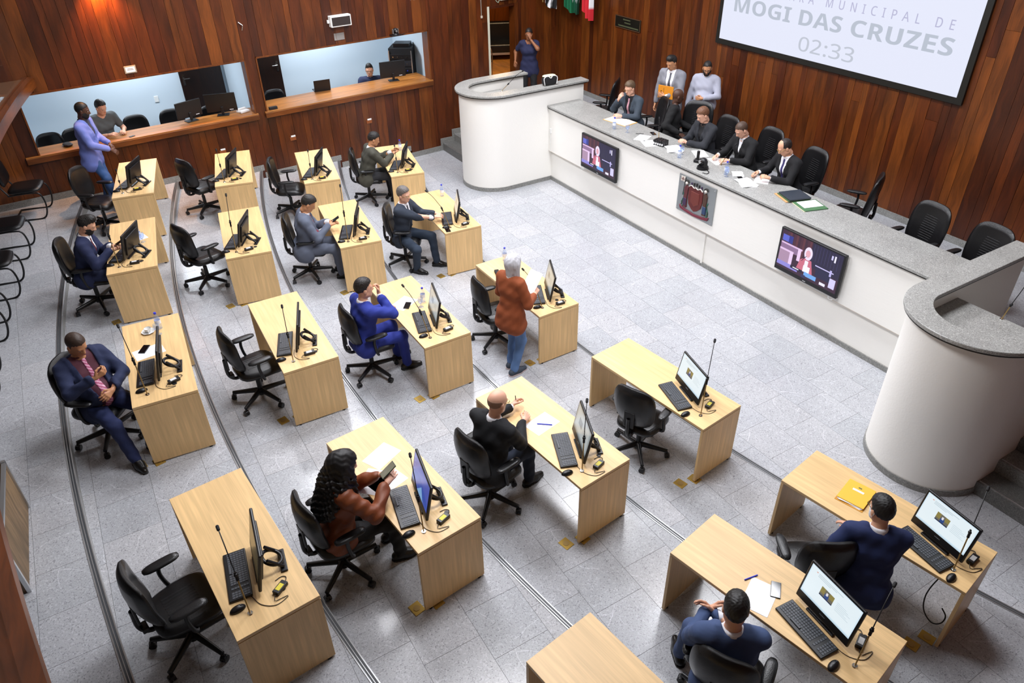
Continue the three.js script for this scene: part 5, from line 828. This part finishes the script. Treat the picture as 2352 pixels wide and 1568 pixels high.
place(makePhone(), 'dark phone on the dais counter before the bald man', 'phone', [-1.56, CT, -.51], 1.2); place(makePhone(), 'dark phone beside the folded pad on the dais counter', 'phone', [.75, CT, -.27], 1.1);
whole('pen', 'dark pen on the dais counter near the water glass', 'pen', rod([-.07, .005, 0], [.07, .005, 0], .0045, 8), M.black, [-1.68, CT, -.31], .9);
{ const t = thing('battery_crate', 'black crate of small batteries with white labels on the dais', 'crate', [-1.06, CT, -.25], .25); for (let i = 0; i < 5; i++) for (let j = 0; j < 3; j++) { const b = part(t, 'battery_pack', rbox(.036, .085 + (i * 7 + j * 3) % 4 * .004, .05, .005, (i - 2) * .041, .045, (j - 1) * .056), M.plastic); part(b, 'label', box(.026, .03, .002, (i - 2) * .041, .035, (j - 1) * .056 + .026), M.paper); } }
place(makeMic([-.10, .30, -.1], 'table_microphone', .12), 'gooseneck microphone before the bald man on the dais', 'microphone', [-1.33, CT, -.44], .2, 'dais microphones'); place(makeMic([.14, .34, -.12], 'table_microphone', .14), 'gooseneck microphone before the man looking at his hands', 'microphone', [.17, CT, -.42], .1, 'dais microphones');
{ const t = thing('dome_camera', 'black pan-tilt camera standing on the dais counter', 'camera', [.13, CT, -.08], -.2); part(t, 'base', cyl(.085, .095, .04, 0, .02, 0, 28), M.plastic); const h = part(t, 'head', new THREE.SphereGeometry(.06, 20, 16).translate(0, .115, 0), M.plastic); part(h, 'lens', cyl(.03, .03, .03, 0, 0, 0, 18).rotateX(Math.PI / 2).translate(0, .12, .055), M.chrome); part(t, 'yoke', merge([rbox(.02, .11, .06, .008, .068, .09, 0), rbox(.02, .11, .06, .008, -.068, .09, 0)]), M.plastic); part(t, 'cable', tube([[.09, .01, -.02], [.18, .006, .0], [.22, .006, .06], [.16, .006, .1]], .006, 16, 6), M.black); }
{ const t = thing('radio_handset', 'black radio handset standing beside the dome camera', 'radio', [-.12, CT, -.2], .4); part(t, 'cradle', rbox(.1, .05, .09, .012, 0, .025, 0), M.plastic); part(t, 'handset', rbox(.045, .15, .035, .01, 0, .11, -.01), M.plastic); }
{ const t = thing('binder', 'stack of dark and green folders beside the empty turned chair', 'folder', [1.66, CT, -.38], -.32); part(t, 'lower_folder', rbox(.33, .012, .36, .004, -.02, .006, .02), mat('#c99a66', .6)); part(t, 'green_folder', rbox(.32, .012, .34, .004, 0, .018, 0), mat('#3d5a3a', .6)); part(t, 'blue_folder', rbox(.31, .02, .33, .004, .01, .036, -.01), mat('#2b323c', .4)); }
{ const t = thing('green_folder', 'open green folder with a white page next to the dark folders', 'folder', [1.99, CT, -.34], -.32); part(t, 'cover', rbox(.32, .014, .36, .004, 0, .007, 0), mat('#47704a', .6)); part(t, 'edge_tape', box(.33, .004, .02, 0, .004, .18), mat('#d6cfae', .5)); part(t, 'page', box(.21, .003, .29, -.03, .016, -.01), M.paper); }
{ const t = thing('orange_folder', 'orange folder held against the chest of the grey-suited man', 'folder', p17.toWorld([.0, 1.13, .235]), .35); part(t, 'cover', rbox(.31, .23, .012, .004, 0, 0, 0), mat('#d98a1c', .6)); part(t, 'emblem', cyl(.016, .016, .002, 0, 0, 0, 12).rotateX(Math.PI / 2).translate(-.09, .01, .0075), mat('#7a4a10', .6)); part(t, 'print', box(.01, .09, .002, -.04, .03, .0075), mat('#9a6216', .6)); }
{ const t = thing('shoulder_bag', 'black bag with white straps on the podium coping', 'bag', [-4.06, 1.905, .02], 1.5); part(t, 'body', pad(.30, .17, .13, 8, 6, 6, 4).translate(0, .085, 0), M.blackMatte); part(t, 'trim', tube([[-.13, .02, .066], [-.14, .15, .06], [-.05, .175, .05], [0, .14, .068], [.05, .175, .05], [.14, .15, .06], [.13, .02, .066]], .008, 50, 6), mat('#e6e6e4', .6)); part(t, 'flap', pad(.28, .04, .12, 6, 3, 6, 3).translate(0, .17, -.01), mat('#cfcfae', .7)); }
place(makeMic([.28, .40, -.34], 'podium_microphone', .16), 'long gooseneck microphone on the podium beside the doorway', 'microphone', [-4.98, 1.66, .56], 0, 'podium microphones'); place(makeMic([.05, .44, -.1], 'podium_microphone', .18), 'long gooseneck microphone on the podium by the stair handrail', 'microphone', [5.12, 1.66, .50], 0, 'podium microphones');
// ---- on and beside the members' desks
const onDesk = (id, u, v, h = DH) => deskAt[id].W(u, v, h);
for (const [id, u, v] of [['A2', -.10, .10], ['A3', -.57, .08], ['C3', -.12, .14], ['D3', -.70, .11], ['D2', -.54, .2], ['D1', -.48, .14]]) place(stock('bottle', makeBottle), 'blue-capped water bottle on the ' + deskAt[id].who, 'bottle', onDesk(id, u, v), rnd() * 6, 'water bottles');
for (const [id, u, v] of [['A2', .0, .14], ['A3', -.44, .06], ['C3', -.02, .06]]) place(stock('goblet', makeGoblet), 'stemmed water glass on the ' + deskAt[id].who, 'glass', onDesk(id, u, v), 0, 'water glasses');
{ const t = thing('coffee_cup', 'white coffee cup on an octagonal saucer beside the burgundy-shirted man', 'cup', onDesk('A3', -.54, -.04)); part(t, 'saucer', lathe([[0, .004], [.045, .004], [.072, .014], [.074, .018], [.045, .009], [0, .008]], 8), M.whiteFlat); part(t, 'cup', lathe([[0, .01], [.022, .01], [.034, .03], [.038, .055], [.035, .055], [.031, .03], [.02, .016], [0, .015]], 20), M.whiteFlat); part(t, 'handle', new THREE.TorusGeometry(.014, .004, 8, 14).translate(.048, .035, 0), M.whiteFlat); }
for (const [id, u, v, r, n, l] of [['A2', -.16, .03, .4, 1, 'white sheet under the hands of the navy-suited man'], ['A3', -.13, -.07, .2, 1, 'white sheet under the phone of the burgundy-shirted man'], ['C3', -.22, -.08, .5, 1, 'white sheet under the phone on the blue-suited man\'s desk'], ['C4', -.08, -.02, .12, 1, 'white sheet with a pen on the bald man\'s desk'], ['B4', -.34, .02, .35, 1, 'white sheet in front of the curly-haired woman'], ['B4', -.02, -.10, .2, 1, 'white sheet beside the keyboard of the curly-haired woman'], ['B4', -.10, -.20, .7, 1, 'white sheet under the hands of the curly-haired woman'], ['C5', -.10, -.14, .25, 2, 'printed sheets on the desk of the slate-suited man']]) whole('paper_sheet', l, 'paper', paperGeo(.21, .297, n), M.paper, onDesk(id, u, v), -deskAt[id].a + r, 'sheets of paper');
for (const [id, u, v, r, h, l] of [['A3', -.20, -.11, 1.1, .0022, 'dark phone on the sheet beside the burgundy-shirted man'], ['C3', -.14, -.07, .9, .0022, 'dark phone on the sheet of the blue-suited man'], ['C5', -.05, .0, .5, 0, 'dark phone beside the slate-suited man\'s papers'], ['D2', .72, -.22, 1.4, 0, 'dark phone at the corner of the front-row desk with stretched arms']]) { const p = onDesk(id, u, v); p[1] += h; const c = stock('phone', makePhone); place(c, l, 'phone', p, -deskAt[id].a + r, 'phones on the desks'); }
{ const t = thing('glasses_case', 'dark glasses case on the desk of the standing woman', 'case', onDesk('D3', -.41, -.18), 1.3); part(t, 'lower_shell', rbox(.065, .02, .17, .009, 0, .01, 0), M.plastic); part(t, 'lid', rbox(.063, .018, .168, .009, 0, .027, 0), M.blackMatte); }
whole('pen', 'blue pen lying on the sheet of the bald man', 'pen', rod([-.075, .007, 0], [.075, .007, 0], .005, 8), M.cap, onDesk('C4', -.05, -.01, DH + .0015), .9); whole('pen', 'blue pen at the edge of the slate-suited man\'s papers', 'pen', rod([-.06, .006, 0], [.06, .006, 0], .005, 8), M.cap, onDesk('C5', -.24, -.04), 1.4);
{ const t = thing('yellow_folder', 'yellow folder stuffed with papers beside the masked man', 'folder', onDesk('D5', -.27, .02), -deskAt.D5.a + .1); part(t, 'papers', paperGeo(.21, .28, 10), M.paper); part(t, 'cover', rbox(.24, .006, .29, .002, 0, .018, -.012), mat('#f0bc3a', .55)); part(t, 'back_cover', rbox(.25, .003, .32, .001, 0, -.0, 0).translate(0, .0015, 0), mat('#c98d2a', .6)); part(t, 'sticker', box(.10, .001, .025, 0, .0218, -.05), M.paper); part(t, 'emblem', box(.03, .001, .016, 0, .0218, -.095), mat('#6d6a3a', .6)); }
{ const h = inHand.B4, p = h.toWorld([-.025, .985, .455]); const t = thing('mobile_phone', 'phone in a green case held by the curly-haired woman', 'phone', p, Math.PI - deskAt.B4.a - .1); part(t, 'case', rbox(.078, .009, .158, .004).rotateX(-.6), mat('#1e3a32', .4)); part(t, 'screen', box(.07, .001, .148, 0, .0052, 0).rotateX(-.6), mat('#77745e', .2)); }
for (const [k, l, p0, rx] of [['A2', 'dark phone held by the navy-suited man', [-.03, .90, .43], -.5], ['C2', 'dark phone held by the heavy-set man', [-.03, .92, .45], -.5]]) { const h = inHand[k], t = thing('mobile_phone', l, 'phone', h.toWorld(p0), h.t.rotation.y); part(t, 'case', rbox(.074, .01, .15, .004).rotateX(rx), phoneBody); part(t, 'screen', box(.068, .001, .142, 0, .0056, 0).rotateX(rx), phoneScreen); }
{ const h = inHand.D3, t = thing('speech_notes', 'white speech notes held by the standing grey-haired woman', 'paper', h.toWorld([-.02, 1.15, .34]), h.t.rotation.y); part(t, 'page', box(.2, .28, .002, 0, .03, 0).rotateX(.7), M.paper); }
whole('pen', 'dark pen in the fist of the bald man', 'pen', rod([0, -.05, 0], [.02, .06, .02], .005, 8), M.black, inHand.C4.toWorld([.17, .86, .60]), 0);
{ const p = deskAt.D5.W(.72, -.08, .2); const t = thing('hanging_cable', 'black cable looping below the masked man\'s desk', 'cable', deskAt.D5.W(.68, -.12, 0), -deskAt.D5.a); part(t, 'loop', tube([[0, .70, .0], [-.06, .64, .02], [-.1, .5, .0], [-.12, .3, .02], [-.08, .1, .0], [.0, .06, .02], [.06, .12, .03], [.07, .22, .02], [.02, .26, .0]], .006, 50, 6), M.black); part(t, 'plug', rbox(.05, .03, .06, .006, 0, .69, 0), M.plastic); }
// brass floor boxes
[[-1.30, 1, 3.87], [4.25, 3, 6.83], [4.24, 2, 5.29], [4.11, 1, 3.73], [-1.37, 2, 5.42], [1.23, 3, 7.08], [1.52, 2, 5.54], [-1.62, 3, 6.99], [-1.75, 4, 8.41], [1.35, 4, 8.55], [6.55, 1, 3.35], [1.42, 1, 3.92]].forEach(([x, l, z], i) => { const w = ['front row near the man with stretched arms', 'third row near the curly-haired woman', 'second row near the bald man', 'front row near the empty desk', 'second row near the heavy-set man', 'third row behind the blue-suited man', 'second row near the blue-suited man', 'third row near the empty chairs', 'back row near the navy-suited man', 'back row near the burgundy-shirted man', 'front row near the masked man', 'front row at the standing woman\'s feet'][i]; for (const [k, dx, dz] of [[0, 0, 0], [1, .03, -.17]]) { const t = thing('floor_box', (k ? 'second ' : '') + 'brass floor box plate in the ' + w, 'floor box', [x + dx, l * S, z + dz], .2, 'brass floor boxes'); part(t, 'plate', rbox(.12, .006, .10, .002, 0, .003, 0), M.brass); part(t, 'lid', cyl(.03, .03, .003, 0, .0075, 0, 16), M.gold); } });
// ---- timber cabinet with tripod under the gallery
{ const t = thing('timber_cabinet', 'timber cabinet with aluminium edges under the gallery', 'cabinet', [2.1, 5 * S, 9.82], -.03); part(t, 'carcass', metreUV(rbox(1.06, .56, .58, .006, 0, .28, 0), 1), mat('#9a8060', .6, { map: woodTex })); part(t, 'top', metreUV(box(1.0, .006, .52, 0, .563, 0), 1), mat('#c08d4e', .5, { map: woodTex })); for (const [a, b] of [[[-.53, .56, -.29], [.53, .56, -.29]], [[-.53, .56, .29], [.53, .56, .29]], [[-.53, .56, -.29], [-.53, .56, .29]], [[.53, .56, -.29], [.53, .56, .29]], [[.53, 0, -.29], [.53, .56, -.29]], [[-.53, 0, -.29], [-.53, .56, -.29]]]) part(t, 'edge_profile', box(Math.abs(b[0] - a[0]) + .03, Math.abs(b[1] - a[1]) + .03, Math.abs(b[2] - a[2]) + .03, (a[0] + b[0]) / 2, (a[1] + b[1]) / 2 - (a[1] === b[1] ? 0 : .0) + (a[1] === 0 ? .008 : 0), (a[2] + b[2]) / 2), M.alu); }
{ const t = thing('tripod', 'black tripod standing on the timber cabinet', 'tripod', [2.2, 5 * S + .575, 9.92]); for (const [x, z] of [[-.32, -.22], [.36, -.2], [0, .12]]) { const l = part(t, 'leg', rod([0, .34, 0], [x, .012, z], .014), M.black); part(l, 'foot', new THREE.SphereGeometry(.026, 10, 8).translate(x, .026, z), M.black); } part(t, 'column', rod([0, .3, 0], [0, .6, 0], .016), M.black); part(t, 'head', rbox(.12, .08, .12, .012, 0, .62, 0), M.black); }
flood(wallX(6.2) + .32, 4.75, 6.2, [1.0, 0, 4.4], 14, '#fff1dc', lampGlow, 'floodlight high on the booth wall above the long hatch');
flood(wallX(-.2) + .32, 5.1, -.2, [2.0, 0, 2.6], 34, '#fff6ea', lampGlow, 'floodlight high on the booth wall above the stage doorway');
{ const t = thing('downlight', 'warm downlight close to the booth boards above the long hatch', 'downlight', [wallX(7.15) + .16, 4.22, 7.15]); t.updateMatrixWorld(); part(t, 'can', cyl(.06, .07, .14, 0, .08, 0, 18), M.whiteFlat); part(t, 'lamp', cyl(.045, .045, .01, 0, .008, 0, 16), warmGlow); part(t, 'arm', rod([0, .12, 0], [-.15, .12, 0], .012), M.whiteFlat); const l = new THREE.SpotLight('#ffae5c', 30, 0, .8, .7, 2); l.position.set(0, -.01, 0); t.add(l); l.target.position.set(-.15, -1, 0); t.add(l.target); l.castShadow = true; }

renderer.render(scene, camera);
